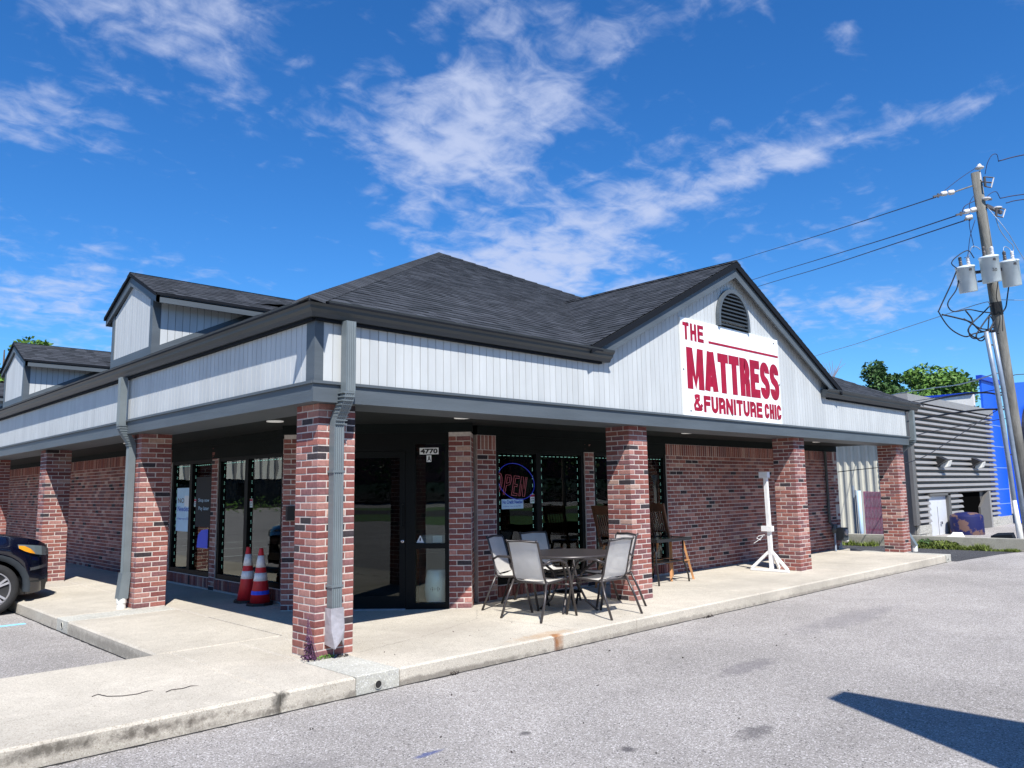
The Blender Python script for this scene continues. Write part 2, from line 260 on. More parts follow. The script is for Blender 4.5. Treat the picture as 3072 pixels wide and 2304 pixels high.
# ------------------------------------------------------------ mesh helpers
class MB:
    def __init__(s): s.v = []; s.f = []; s.m = []; s.cur = 0
    def add(s, vs, fs, mi=None):
        n = len(s.v); s.v += [tuple(p) for p in vs]
        for f in fs: s.f.append([i+n for i in f]); s.m.append(s.cur if mi is None else mi)
        return s
    def hexa(s, p, mi=None): return s.add(p, [(0, 3, 2, 1), (4, 5, 6, 7), (0, 1, 5, 4), (1, 2, 6, 5), (2, 3, 7, 6), (3, 0, 4, 7)], mi)
    def box(s, x0, y0, z0, x1, y1, z1, mi=None):
        return s.hexa([(x0, y0, z0), (x1, y0, z0), (x1, y1, z0), (x0, y1, z0), (x0, y0, z1), (x1, y0, z1), (x1, y1, z1), (x0, y1, z1)], mi)
    def beam(s, a, b, w, h, up=(0, 0, 1), mi=None):      # rectangular bar a->b
        a, b = Vector(a), Vector(b); d = (b-a).normalized(); u = Vector(up)
        if abs(d.dot(u)) > .98: u = Vector((0, 1, 0)) if abs(d.y) < .9 else Vector((1, 0, 0))
        x = d.cross(u).normalized()*w/2; y = x.cross(d).normalized()*h/2
        return s.hexa([a-x-y, a+x-y, a+x+y, a-x+y, b-x-y, b+x-y, b+x+y, b-x+y], mi)
    def prism(s, poly, ext, mi=None):                    # poly list of 3D points, extruded by ext
        e = Vector(ext); n = len(poly); P = [Vector(p) for p in poly]
        return s.add(P+[p+e for p in P], [tuple(range(n))[::-1], tuple(range(n, 2*n))]+[(i, (i+1) % n, n+(i+1) % n, n+i) for i in range(n)], mi)
    def tube(s, pts, r, n=8, caps=True, mi=None):
        P = [Vector(p) for p in pts]; rs = r if isinstance(r, (list, tuple)) else [r]*len(P); vs = []; prev = None
        for i, p in enumerate(P):
            d = (P[min(i+1, len(P)-1)]-P[max(i-1, 0)]).normalized()
            if prev is None:
                u = Vector((0, 0, 1)) if abs(d.z) < .9 else Vector((1, 0, 0)); x = d.cross(u).normalized()
            else: x = (prev-d*prev.dot(d)).normalized()
            prev = x; y = d.cross(x)
            vs += [p+(x*math.cos(2*math.pi*k/n)+y*math.sin(2*math.pi*k/n))*rs[i] for k in range(n)]
        fs = [(i*n+k, i*n+(k+1) % n, (i+1)*n+(k+1) % n, (i+1)*n+k) for i in range(len(P)-1) for k in range(n)]
        if caps: fs += [tuple(range(n))[::-1], tuple(range((len(P)-1)*n, len(P)*n))]
        return s.add(vs, fs, mi)
    def lathe(s, c, prof, n=16, axis=None, mi=None):     # prof [(r,h)] about the axis through c
        ax = Vector(axis or (0, 0, 1)).normalized(); u = Vector((1, 0, 0)) if abs(ax.x) < .9 else Vector((0, 1, 0)); x = ax.cross(u).normalized(); y = ax.cross(x); c = Vector(c); vs = []
        for r, h in prof: vs += [c+ax*h+(x*math.cos(2*math.pi*k/n)+y*math.sin(2*math.pi*k/n))*max(r, 1e-4) for k in range(n)]
        fs = [(i*n+k, i*n+(k+1) % n, (i+1)*n+(k+1) % n, (i+1)*n+k) for i in range(len(prof)-1) for k in range(n)]
        fs += [tuple(range(n))[::-1], tuple(range((len(prof)-1)*n, len(prof)*n))]
        return s.add(vs, fs, mi)
    def build(s, name, mats, parent=None, smooth=False, kind=None):
        off = Vector((0, 0, 0)); q = parent
        while q is not None: off += q.location; q = q.parent
        me = bpy.data.meshes.new(name); me.from_pydata([(v[0]-off.x, v[1]-off.y, v[2]-off.z) for v in s.v], [], s.f)
        if not isinstance(mats, (list, tuple)): mats = [mats]
        for m in mats: me.materials.append(M[m] if isinstance(m, str) else m)
        if len(mats) > 1: me.polygons.foreach_set('material_index', s.m)
        if smooth: me.polygons.foreach_set('use_smooth', [True]*len(s.f)); me.update()
        me.update(); o = bpy.data.objects.new(name, me); COL.objects.link(o); o.parent = parent
        if smooth and smooth != 'full': me.shade_auto(smooth) if hasattr(me, 'shade_auto') else None
        if kind: o['kind'] = kind
        return o
def thing(name, label, cat, loc=(0, 0, 0), rz=0, group=None):
    o = bpy.data.objects.new(name, None); COL.objects.link(o); o.location = loc; o.rotation_euler = (0, 0, rz); o.empty_display_size = .1
    return tag(o, label, cat, group)
def tag(o, label, cat, group=None):
    o['label'] = label; o['category'] = cat
    if group: o['group'] = group
    return o
def part(parent, name, m, fn=None, smooth=False, kind=None, **k):
    b = MB()
    if fn: fn(b)
    return b.build(name, m, parent, smooth, kind)
def pbox(parent, name, m, x0, y0, z0, x1, y1, z1): return MB().box(x0, y0, z0, x1, y1, z1).build(name, m, parent)
def copy_tree(o, parent=None):
    c = o.copy(); COL.objects.link(c); c.parent = parent
    for ch in o.children: copy_tree(ch, c)
    return c
def text_mesh(txt, size, bold=0, ext=.002, sx=1, shear=0, align='LEFT', spacing=1):
    cu = bpy.data.curves.new('t', 'FONT'); cu.body = txt; cu.size = size; cu.extrude = ext; cu.offset = bold; cu.shear = shear; cu.align_x = align; cu.space_character = spacing; cu.resolution_u = 3
    o = bpy.data.objects.new('t', cu); COL.objects.link(o); dg = bpy.context.evaluated_depsgraph_get(); me = bpy.data.meshes.new_from_object(o.evaluated_get(dg))
    bpy.data.objects.remove(o)
    for v in me.vertices: v.co.x *= sx
    return me
def fit_text(txt, parent, name, m, O, X, Y, width, height, bold=0, ext=.002, lab=None, shear=0, spacing=1):
    """text scaled to fill width x height; O lower left corner, X and Y unit directions"""
    me = text_mesh(txt, 1, bold, 0, 1, shear, spacing=spacing); xs = [v.co.x for v in me.vertices]; ys = [v.co.y for v in me.vertices]
    O, X, Y = Vector(O), Vector(X).normalized(), Vector(Y).normalized(); N = X.cross(Y); x0, x1, y0, y1 = min(xs), max(xs), min(ys), max(ys)
    off = Vector((0, 0, 0)); q = parent
    while q is not None: off += q.location; q = q.parent
    for v in me.vertices:
        a = (v.co.x-x0)/(x1-x0)*width; c = (v.co.y-y0)/(y1-y0)*height
        v.co = O+X*a+Y*c+N*ext-off
    me.materials.append(M[m]); o = bpy.data.objects.new(name, me); COL.objects.link(o); o.parent = parent
    return o

# ------------------------------------------------------------ setting: ground
XW = YW = 1.5
BZ, BT = 2.291, 2.47           # beam bottom, top
gv = MB()
xs = [-900, -300, -100, -40, -20, -10, -5, 0, 5, 10, 14, 17.9, 18.4, 22, 30, 36, 60, 150, 400, 900]; ys = [-900, -300, -100, -40, -20, -10, -5, 0, 5, 10, 20, 40, 100, 300, 900]
def gz(x, y): return -.15 if x <= 18 else (-.62-.43*min(1, max(0, (x-18.4)/14)) if x > 18.2 else -.15)
n = len(ys)
gv.add([(x, y, gz(x, y)) for x in xs for y in ys], [(i*n+j, (i+1)*n+j, (i+1)*n+j+1, i*n+j+1) for i in range(len(xs)-1) for j in range(n-1)])
gv.build('parking_lot', 'asphalt', None, kind='structure')
b = MB(); b.prism([(14.28, 8, -.146), (14.28, -.93, -.146), (15.3, -1.02, -.146), (16.37, -1.12, -.146), (17.2, -1.25, -.146), (17.62, -1.45, -.146), (17.7, 1, -.146), (17.75, 8, -.146)][::-1], (0, 0, .0002)); b.build('dark_asphalt_apron', 'asphalt2', None, kind='structure')
# sidewalk slabs: individually laid bays
def slab(b, x0, y0, x1, y1, m=0, z0=-.17, z1=0, cut=.012, cham=.018):
    g = .004; x0 += g; x1 -= g; y0 += g; y1 -= g; c = cham
    b.add([(x0, y0, z0), (x1, y0, z0), (x1, y1, z0), (x0, y1, z0), (x0, y0, z1-c), (x1, y0, z1-c), (x1, y1, z1-c), (x0, y1, z1-c), (x0+c, y0+c, z1), (x1-c, y0+c, z1), (x1-c, y1-c, z1), (x0+c, y1-c, z1)],
          [(0, 3, 2, 1), (0, 1, 5, 4), (1, 2, 6, 5), (2, 3, 7, 6), (3, 0, 4, 7), (4, 5, 9, 8), (5, 6, 10, 9), (6, 7, 11, 10), (7, 4, 8, 11), (8, 9, 10, 11)], m)
side = thing('sidewalk', 'tan concrete sidewalk around the store', 'sidewalk'); del side['category']; del side['label']; side['kind'] = 'structure'
def slabs(lst, m='concrete', cham=.018):
    for (x0, y0, x1, y1) in lst: b = MB(); slab(b, x0, y0, x1, y1, cham=cham); b.build('paving_slab', m, side)
E_ = -.83; LX = -.88
slabs([(-.757, E_, -.1, 1.34), (-3.9, E_, -.757, 1.34), (-7.2, E_, -3.9, 1.34), (-10.5, E_, -7.2, 1.34)])
slabs([(-.1, -.02, .33, 1.34), (.33, E_, 3.6, 1.34)] + [(3.6, E_, 6.4, 1.34), (6.4, E_, 9.9, 1.34), (9.9, E_, 13.4, 1.34), (13.4, E_+.0, 13.95, 1.34)], cham=.016)
slabs([(.4, 1.34, 7.0, 3.2), (7.0, 1.34, 14.5, 1.7)], cham=.003)
slabs([(LX, 1.34, .4, 4.15), (LX, 4.62, .4, 8.2), (LX, 8.2, .4, 12.2), (LX, 12.2, .4, 17), (LX, 17, .4, 24), (.4, 3.2, 1.9, 8.2), (.4, 8.2, 1.9, 12.2), (.4, 12.2, 1.9, 24)])
slabs([(-.1, E_, .33, -.02), (13.95, E_-.02, 14.22, .9)], 'patch', .006)
slabs([(LX, 4.15, .4, 4.62)], 'patch', .01)
# drain outlets in the curb
for c, ax, w in [((.113, E_-.001, -.095), (0, -1, 0), .036), ((LX-.001, 4.38, -.07), (-1, 0, 0), .04), ((14.02, E_-.022, -.09), (0, -1, 0), .03)]:
    b = MB(); b.lathe(c, [(w, -.004), (w, .003), (w-.006, .0035), (w-.007, -.002)], 20, ax); b.build('drain_rim', 'patch', side)
    b = MB(); b.lathe(c, [(w-.006, -.003), (w-.006, .0005)], 20, ax); b.build('drain_hole', 'seal', side)
# tar gap along the curb foot, with an uneven edge
b = MB()
def gap(p0, p1, nrm, n=120):
    p0, p1, nrm = Vector(p0), Vector(p1), Vector(nrm); vs = []
    for i in range(n+1):
        p = p0.lerp(p1, i/n); vs += [p+nrm*-.004, p+nrm*(.012+.016*random.random()**2)]
    b.add(vs, [(2*i, 2*i+2, 2*i+3, 2*i+1) for i in range(n)])
gap((-10, E_, -.1465), (14.2, E_, -.1465), (0, -1, 0), 420); gap((LX, 1.34, -.1465), (LX, 20, -.1465), (-1, 0, 0), 200); gap((-10, 1.34, -.1465), (LX, 1.34, -.1465), (0, 1, 0), 120)
b.build('curb_gap', 'seal', side)
def crack(pts, seed, w=.0035):
    rr = random.Random(seed); P = []
    for i in range(len(pts)-1):
        a, b2 = Vector(pts[i]), Vector(pts[i+1]); n_ = max(2, int((b2-a).length/.05)); P += [a.lerp(b2, k/n_)+Vector((rr.uniform(-.012, .012), rr.uniform(-.012, .012), 0)) for k in range(n_)]
    P.append(Vector(pts[-1])); vs = []
    for i, p in enumerate(P):
        d = (P[min(i+1, len(P)-1)]-P[max(i-1, 0)]).normalized(); q = Vector((-d.y, d.x, 0))*w*rr.uniform(.3, 1); vs += [p+q, p-q]
    b = MB(); b.add(vs, [(2*i, 2*i+1, 2*i+3, 2*i+2) for i in range(len(P)-1)]); return b.build('crack', 'seal', side)
crack([(.45, -.02, .0008), (1.4, .18, .0008), (2.4, .55, .0008), (2.9, 1.1, .0008)], 1, .002); crack([(2.6, -.75, .0008), (2.66, -.3, .0008), (2.5, .3, .0008)], 2, .002); crack([(7.9, -.75, .0008), (8.0, .1, .0008), (8.1, .9, .0008)], 3, .002)
crack([(-6, -2.2, -.1485), (-2.5, -2.5, -.1485), (.5, -2.2, -.1485), (3, -2.5, -.1485), (7, -2.1, -.1485), (12, -2.6, -.1485)], 5, .0035) if 0 else None
# painted bay lines
lines = thing('parking_lines', 'painted bay lines', 'markings'); del lines['category']; del lines['label']; lines['kind'] = 'structure'
pbox(lines, 'bay_line', 'bluepaint', -6, 5.42, -.1495, -1.02, 5.52, -.146)
for i in range(1, 6): pbox(lines, 'bay_line', 'whitepaint', -6, 5.42+2.75*i, -.1495, -1.02, 5.52+2.75*i, -.146)
for i in range(8): pbox(lines, 'bay_line', 'whitepaint', -22, -3+2.75*i, -.1495, -17, -2.9+2.75*i, -.146)

# ------------------------------------------------------------ store building
store = thing('store_building', 'single storey brick strip store with grey hip roof, white siding and arcade', 'building', (7, 8, 0))
LB, WB, HB, PITCH = .1945, .0935, .0545, .06545      # brick length, width, height, course pitch
def brick_mesh(l, w, h, seed):
    rnd = random.Random(seed); c = .0035; vs = []
    for sx in (-1, 1):
        for sy in (-1, 1):
            for sz in (-1, 1):
                x, y, z = sx*l/2+rnd.uniform(-.0012, .0012), sy*w/2+rnd.uniform(-.0012, .0012), sz*h/2+rnd.uniform(-.001, .001)
                vs += [(x-sx*c, y-sy*c, z), (x-sx*c, y, z-sz*c), (x, y-sy*c, z-sz*c)]
    idx = lambda sx, sy, sz, k: (((sx > 0)*2+(sy > 0))*2+(sz > 0))*3+k
    fs = []
    for s_ in (-1, 1):
        fs.append([idx(a, b_, s_, 0) for a, b_ in ((-1, -1), (1, -1), (1, 1), (-1, 1))][::s_])
        fs.append([idx(a, s_, b_, 1) for a, b_ in ((-1, -1), (1, -1), (1, 1), (-1, 1))][::-s_])
        fs.append([idx(s_, a, b_, 2) for a, b_ in ((-1, -1), (1, -1), (1, 1), (-1, 1))][::s_])
    for a in (-1, 1):
        for b_ in (-1, 1):
            fs.append([idx(-1, a, b_, 0), idx(1, a, b_, 0), idx(1, a, b_, 1), idx(-1, a, b_, 1)])
            fs.append([idx(a, -1, b_, 0), idx(a, 1, b_, 0), idx(a, 1, b_, 2), idx(a, -1, b_, 2)])
            fs.append([idx(a, b_, -1, 1), idx(a, b_, 1, 1), idx(a, b_, 1, 2), idx(a, b_, -1, 2)])
    for a in (-1, 1):
        for b_ in (-1, 1):
            for d in (-1, 1): fs.append([idx(a, b_, d, 0), idx(a, b_, d, 1), idx(a, b_, d, 2)])
    return vs, fs
BM = {}
for k in ('S', 'H'):
    for c in BR:
        BM[k, c] = []
        for v in range(2):
            vs, fs = brick_mesh(LB if k == 'S' else WB-.004, WB, HB, hash((v, 3)) % 99+v*7+(k == 'H')*31); me = bpy.data.meshes.new('brick'); me.from_pydata(vs, [], fs); me.materials.append(M[c]); BM[k, c].append(me)
def put_brick(parent, off, k, c, x, y, z, rz=0, ry=0, sl=1, rnd=random):
    o = bpy.data.objects.new('brick', rnd.choice(BM[k, c])); COL.objects.link(o); o.parent = parent
    o.location = (x-off.x+rnd.uniform(-.0012, .0012), y-off.y+rnd.uniform(-.0012, .0012), z-off.z); o.rotation_euler = (rnd.uniform(-.004, .004), ry, rz+rnd.uniform(-.006, .006)); o.scale = (sl, 1, 1); return o
def stuff_brick(b, k, ci, x, y, z, rz=0, ry=0, sl=1):
    l = (LB if k == 'S' else WB-.004)*sl/2; w = WB/2; h = HB/2; ca, sa = math.cos(rz), math.sin(rz); j = random.uniform(-.0015, .0015); P = []
    for dz in (-h, h):
        for dx, dy in ((-l, -w), (l, -w), (l, w), (-l, w)):
            X, Z = (dx, dz) if not ry else (dz, dx)
            P.append((x+X*ca-(dy+j)*sa, y+X*sa+(dy+j)*ca, z+Z))
    b.hexa(P, ci)
def wcol(rnd, dark=1): 
    w = list(BW); w[3] = int(w[3]*dark); return rnd.choices(range(6), w)[0]
STOFF = Vector(store.location)
def pillar(x0, y0, objs=True, w=.40, top=BZ, seed=1, label=None):
    rnd = random.Random(seed)
    b = MB(); i = .0035; b.box(x0+i, y0+i, 0, x0+w-i, y0+w-i, top)
    p = b.build('brick_pillar', 'mortar', store)
    if label: p['label'] = label
    n = int(top/PITCH); sb = MB(); kept = 0; h = w/2
    for c in range(n+1):
        z = .010+HB/2+c*PITCH
        if z+HB/2 > top+.03: break
        L = []
        for s_ in (0, 1):      # the two faces that carry full-full, then the two with header ends
            a = c % 2
            yy = (y0+WB/2, y0+w-WB/2)[s_]; xx = (x0+WB/2, x0+w-WB/2)[s_]
            if a == 0:
                L += [('S', x0+LB/2, yy, 0), ('S', x0+w-LB/2, yy, 0), ('S', xx, y0+h, math.pi/2)]
            else:
                L += [('S', xx, y0+LB/2, math.pi/2), ('S', xx, y0+w-LB/2, math.pi/2), ('S', x0+h, yy, 0)]
        for k, x, y, rz in L:
            ci = wcol(rnd)
            if objs: put_brick(p, STOFF, k, BR[ci], x, y, z, rz, rnd=rnd)
            else: stuff_brick(sb, k, ci, x, y, z, rz)
    if not objs: sb.build('brickwork', [m+'_s' for m in BR], p, kind='stuff')
    return p
PX = [0, 4.66, 9.33, 14.05]; PY = [4.56, 9.23, 13.85, 18.5, 23.1]
for i, x in enumerate(PX): pillar(x, 0, True, seed=10+i)
for i, y in enumerate(PY): pillar(0, y, i < 2, seed=30+i)

# brick walls. run along a direction from P; face normal to the street
def brick_wall(P, D, length, z0, z1, nobj, soldier=True, seed=5, name='brick_wall', depth=.2):
    rnd = random.Random(seed); P = Vector((P[0], P[1], 0)); D = Vector((D[0], D[1], 0)).normalized(); Nn = Vector((D.y, -D.x, 0)); rz = math.atan2(D.y, D.x)
    zt = z1-.2 if soldier else z1
    b = MB(); a = P-Nn*.0035; e = P+D*length-Nn*.0035
    b.hexa([a+Vector((0, 0, z0)), e+Vector((0, 0, z0)), e-Nn*depth+Vector((0, 0, z0)), a-Nn*depth+Vector((0, 0, z0)), a+Vector((0, 0, z1)), e+Vector((0, 0, z1)), e-Nn*depth+Vector((0, 0, z1)), a-Nn*depth+Vector((0, 0, z1))])
    p = b.build(name, 'mortar', store); L = []
    nc = int((zt-z0)/PITCH); pit = (zt-z0)/nc
    for c in range(nc):
        z = z0+pit*(c+.5); s = 0 if c % 2 == 0 else -.1
        while s < length-.01:
            a0, a1 = max(s, 0), min(s+.2, length)
            if a1-a0 > .03: L.append(((a0+a1)/2, z, (a1-a0-.0105)/LB, 0))
            s += .2
    if soldier:
        s = 0; n = max(1, round(length/.068)); w = length/n
        for k in range(n): L.append(((k+.5)*w, z1-.2+.1, 1, 1))
    L.sort(key=lambda q: q[0]); sb = MB()
    for k, (s, z, sl, sold) in enumerate(L):
        ci = wcol(rnd, .9); c = P+D*s-Nn*(WB/2-.0)
        if sold:
            if k < nobj: put_brick(p, STOFF, 'S', BR[ci if ci != 3 else 5], c.x, c.y, z, rz, math.pi/2, 1, rnd)
            else: stuff_brick(sb, 'S', ci if ci != 3 else 5, c.x, c.y, z, rz, 1)
        elif k < nobj: put_brick(p, STOFF, 'S', BR[ci], c.x, c.y, z, rz, 0, sl, rnd)
        else: stuff_brick(sb, 'S', ci, c.x, c.y, z, rz, 0, sl)
    if sb.v: sb.build('brickwork', [m+'_s' for m in BR], p, kind='stuff')
    return p
WT = 2.21
brick_wall((7.64, YW), (1, 0), 14.47-7.64, 0, WT, 290, seed=51)
brick_wall((3.28, YW), (1, 0), .35, 0, WT, 300, seed=52)
brick_wall((5.49, YW), (1, 0), .22, .0, 2.15, 300, soldier=False, seed=53)
brick_wall((XW, 24), (0, -1), 24-7.46, 0, WT+.02, 0, seed=54).name = 'brick_wall'
lw = brick_wall((XW, 5.80), (0, -1), .22, 0, 2.20, 300, soldier=False, seed=55)
brick_wall((14.47, YW), (0, 1), 22, 0, WT+.5, 0, soldier=False, seed=56)
# rowlock sills under the windows
def sill(P, D, length, zt=.19, seed=9):
    rnd = random.Random(seed); P = Vector((P[0], P[1], 0)); D = Vector((D[0], D[1], 0)).normalized(); Nn = Vector((D.y, -D.x, 0)); rz = math.atan2(D.y, D.x)
    a = P-Nn*.01; e = P+D*length-Nn*.01; b = MB(); q = -Nn*.18
    b.hexa([a, e, e+q, a+q, a+Vector((0, 0, zt)), e+Vector((0, 0, zt)), e+q+Vector((0, 0, zt)), a+q+Vector((0, 0, zt))]); p = b.build('brick_sill', 'mortar', store)
    n = round(length/.068); w = length/n
    for k in range(n):
        c = P+D*(k+.5)*w-Nn*(WB/2-.01); ci = wcol(rnd, .4); o = put_brick(p, STOFF, 'S', BR[ci], c.x, c.y, zt-.085, rz, math.pi/2, .75, rnd)
sill((3.63, YW), (1, 0), 1.86, seed=1); sill((5.71, YW), (1, 0), 1.93, seed=2)
sill((XW, 7.46), (0, -1), 1.66, seed=3); sill((XW, 5.58), (0, -1), 2.1, seed=4)
# two angled pilasters either side of the corner entrance
def pilaster(a, b_, back, seed, top=2.215):
    rnd = random.Random(seed); a, b_ = Vector((*a, 0)), Vector((*b_, 0)); D = (b_-a).normalized(); L = (b_-a).length; Nn = Vector((D.y, -D.x, 0)); rz = math.atan2(D.y, D.x)
    m = MB(); i = .0035; q = -Nn*back; lo = [a+D*i-Nn*i, b_-D*i-Nn*i, b_-D*i+q, a+D*i+q]; m.hexa(lo+[v+Vector((0, 0, top)) for v in lo]); p = m.build('brick_pilaster', 'mortar', store)
    nc = int(top/PITCH)
    for c in range(nc):
        z = .01+HB/2+c*PITCH; short = L-.2-.003
        segs = [(0, .1, 'H'), (.1, L, 'S')] if c % 2 == 0 else [(0, L-.1, 'S'), (L-.1, L, 'H')]
        for s0, s1, k in segs:
            x = a+D*((s0+s1)/2)-Nn*(WB/2); k2 = 'H' if s1-s0 < .12 else 'S'; sl = (s1-s0-.009)/((WB-.004) if k2 == 'H' else LB)
            ci = wcol(rnd); put_brick(p, STOFF, k2, BR[ci], x.x, x.y, z, rz, 0, sl, rnd)
        for e, sg in ((b_, -1), (a, 1)):
            s = WB if c % 2 else WB*.99
            while s < back-.03:
                s1 = min(s+.2, back); x = e+D*sg*(WB/2+.0)-Nn*((s+s1)/2+.004); ci = wcol(rnd)
                put_brick(p, STOFF, 'S', BR[ci], x.x, x.y, z, rz+math.pi/2, 0, (s1-s-.009)/LB, rnd); s += .2
    return p
pilaster((2.70, 1.40), (2.905, 1.195), .5, 61)
pilaster((1.195, 2.905), (1.40, 2.70), .5, 62)
# solid wall return between the left pilaster and the first left window
brick_wall((XW, 3.50), (0, -1), .30, 0, WT, 300, seed=57)

# ---- windows: frame, panes, led strips
def window(P, D, length, z0, z1, mull, seed=0, leds=True, gm='glass'):
    P = Vector((P[0], P[1], 0)); D = Vector((D[0], D[1], 0)).normalized(); Nn = Vector((D.y, -D.x, 0)); Zv = Vector((0, 0, 1))
    def bar(b, s0, s1, za, zb, d0=.02, d1=.12):
        q = [P+D*s0-Nn*d0, P+D*s1-Nn*d0, P+D*s1-Nn*d1, P+D*s0-Nn*d1]; b.hexa([v+Zv*za for v in q]+[v+Zv*zb for v in q])
    b = MB(); t = .065; bar(b, 0, length, z0, z0+.07); bar(b, 0, length, z1-.05, z1); bar(b, 0, t, z0+.07, z1-.05); bar(b, length-t, length, z0+.07, z1-.05)
    for m in mull: bar(b, m-.05, m+.05, z0+.07, z1-.05)
    fr = b.build('window', 'frame', store)
    ed = [t]+[x for m in mull for x in (m-.05, m+.05)]+[length-t]
    for i in range(0, len(ed), 2):
        b = MB(); bar(b, ed[i], ed[i+1], z0+.07, z1-.05, .066, .072); b.build('pane', gm, fr)
        if leds:
            b = MB(); s0, s1 = ed[i]+.045, ed[i+1]-.045
            def dot(s, z):
                for k in (-1, 0, 1):
                    pass
            s = s0
            while s < s1:
                for k in range(3): bar(b, s+k*.016, s+k*.016+.0065, z1-.083, z1-.0765, .060, .063)
                s += .085
            for sx in (s0, s1):
                z = z1-.14
                while z > z0+.15:
                    for k in range(3): bar(b, sx, sx+.0055, z-k*.018, z-k*.018+.0075, .060, .063)
                    z -= .115
            b.build('led_strip', 'led', fr, kind='stuff')
    return fr
window((3.63, YW), (1, 0), 1.86, .19, 2.02, [.86]); window((5.71, YW), (1, 0), 1.93, .19, 2.02, [.95])
window((XW, 7.46), (0, -1), 1.66, .19, 2.02, [.80], gm='sideglass'); window((XW, 5.58), (0, -1), 2.08, .19, 2.02, [.95], gm='sideglass')
# header boards above openings
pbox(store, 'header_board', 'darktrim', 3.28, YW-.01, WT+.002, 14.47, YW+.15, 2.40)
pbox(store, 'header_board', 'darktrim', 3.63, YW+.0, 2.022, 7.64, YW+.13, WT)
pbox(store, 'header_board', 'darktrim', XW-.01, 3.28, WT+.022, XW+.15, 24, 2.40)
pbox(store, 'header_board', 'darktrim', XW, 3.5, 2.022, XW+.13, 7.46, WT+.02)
for y in (2.31,): pass
# corner entrance along the diagonal from A to B
A = Vector((1.40, 2.70, 0)); Bv = Vector((2.70, 1.40, 0)); D = (Bv-A).normalized(); Nn = Vector((D.y, -D.x, 0)); Zv = Vector((0, 0, 1))
def dbox(b, s0, s1, z0, z1, d0=.0, d1=.1):
    q = [A+D*s0-Nn*d0, A+D*s1-Nn*d0, A+D*s1-Nn*d1, A+D*s0-Nn*d1]; b.hexa([v+Zv*z0 for v in q]+[v+Zv*z1 for v in q])
def dpart(parent, name, m, *a):
    b = MB()
    for k in a: dbox(b, *k)
    return b.build(name, m, parent)
q = [A-D*.31+Nn*.0, Bv+D*.31+Nn*.0, Bv+D*.31-Nn*.12, A-D*.31-Nn*.12]
b = MB(); b.hexa([v+Zv*2.217 for v in q]+[v+Zv*2.40 for v in q]); b.build('header_board', 'darktrim', store)
ent = dpart(store, 'entrance_frame', 'frame', (.0, .05, 0, 2.216), (.05, 1.79, 2.07, 2.216), (1.79, 1.838, 0, 2.216), (.33, .39, 0, 2.07), (1.29, 1.41, 0, 2.07), (.05, .33, 0, .07), (1.41, 1.79, 0, .07), (1.41, 1.79, .745, .805), (.05, .33, .745, .805), (.39, 1.29, 1.985, 2.07))
dpart(ent, 'pane', 'glass', (1.41, 1.79, .805, 2.07, .05, .056)); dpart(ent, 'pane', 'glass', (1.41, 1.79, .07, .745, .05, .056))
dpart(ent, 'pane', 'glass', (.05, .33, .805, 2.07, .05, .056)); dpart(ent, 'pane', 'glass', (.05, .33, .07, .745, .05, .056))
door = dpart(store, 'glass_door', 'frame', (.395, .47, .01, 1.98, .01, .06), (1.21, 1.285, .01, 1.98, .01, .06), (.47, 1.21, .01, .16, .01, .06), (.47, 1.21, 1.90, 1.98, .01, .06))
dpart(door, 'pane', 'doorglass', (.47, 1.21, .16, 1.90, .03, .036))
b = MB(); c = A+D*1.25; b.lathe(c+Zv*.84+Nn*.0, [(.02, -.012), (.02, .008), (.012, .012)], 14, Nn); b.build('lock', 'chrome', door)
b = MB(); b.tube([c+Zv*1.02+Nn*.0, c+Zv*1.02+Nn*.05, c+Zv*1.30+Nn*.05, c+Zv*1.30], .01, 8); b.build('handle', 'frame', door)
dpart(door, 'push_plate', 'raw', (.40, .44, 1.27, 1.36, -.004, .009))
dpart(store, 'threshold', 'raw', (.39, 1.29, 0, .012, -.05, .1))
# interior shell
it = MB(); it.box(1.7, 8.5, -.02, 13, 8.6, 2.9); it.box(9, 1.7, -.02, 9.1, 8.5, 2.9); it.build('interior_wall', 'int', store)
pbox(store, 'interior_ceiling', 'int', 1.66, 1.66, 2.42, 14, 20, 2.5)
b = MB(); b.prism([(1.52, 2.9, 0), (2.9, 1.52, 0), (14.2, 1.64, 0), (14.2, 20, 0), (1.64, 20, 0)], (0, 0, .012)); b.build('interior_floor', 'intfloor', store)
# ---- beam, soffit, siding
FX = FY = -.135
b = MB(); b.box(.42, FY, BZ, 14.45, 0.42, BT); b.build('arcade_beam', 'trim', store)
b = MB(); b.box(FX, FY, BZ-.001, .42, 24.3, BT-.001); b.build('arcade_beam', 'trim', store)
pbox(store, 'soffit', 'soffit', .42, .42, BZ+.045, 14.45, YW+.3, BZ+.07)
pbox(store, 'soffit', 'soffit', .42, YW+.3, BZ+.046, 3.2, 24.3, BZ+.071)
b = MB(); b.box(FX-.012, FY-.022, BT-.014, 14.46, FY-.0005, BT+.012); b.build('flashing_strip', 'trim', store)
b = MB(); b.box(FX-.022, FY+.0, BT-.016, FX-.0005, 24.3, BT+.010); b.build('flashing_strip', 'trim', store)
ST = 3.035; RE = 3.20; SLP = .49
b = MB(); b.box(-.088, -.088, BT, 14.44, .1, ST+.1); b.box(-.088, .1, BT, .1, 24.3, ST+.1); b.build('wall_backing', 'darktrim', store)
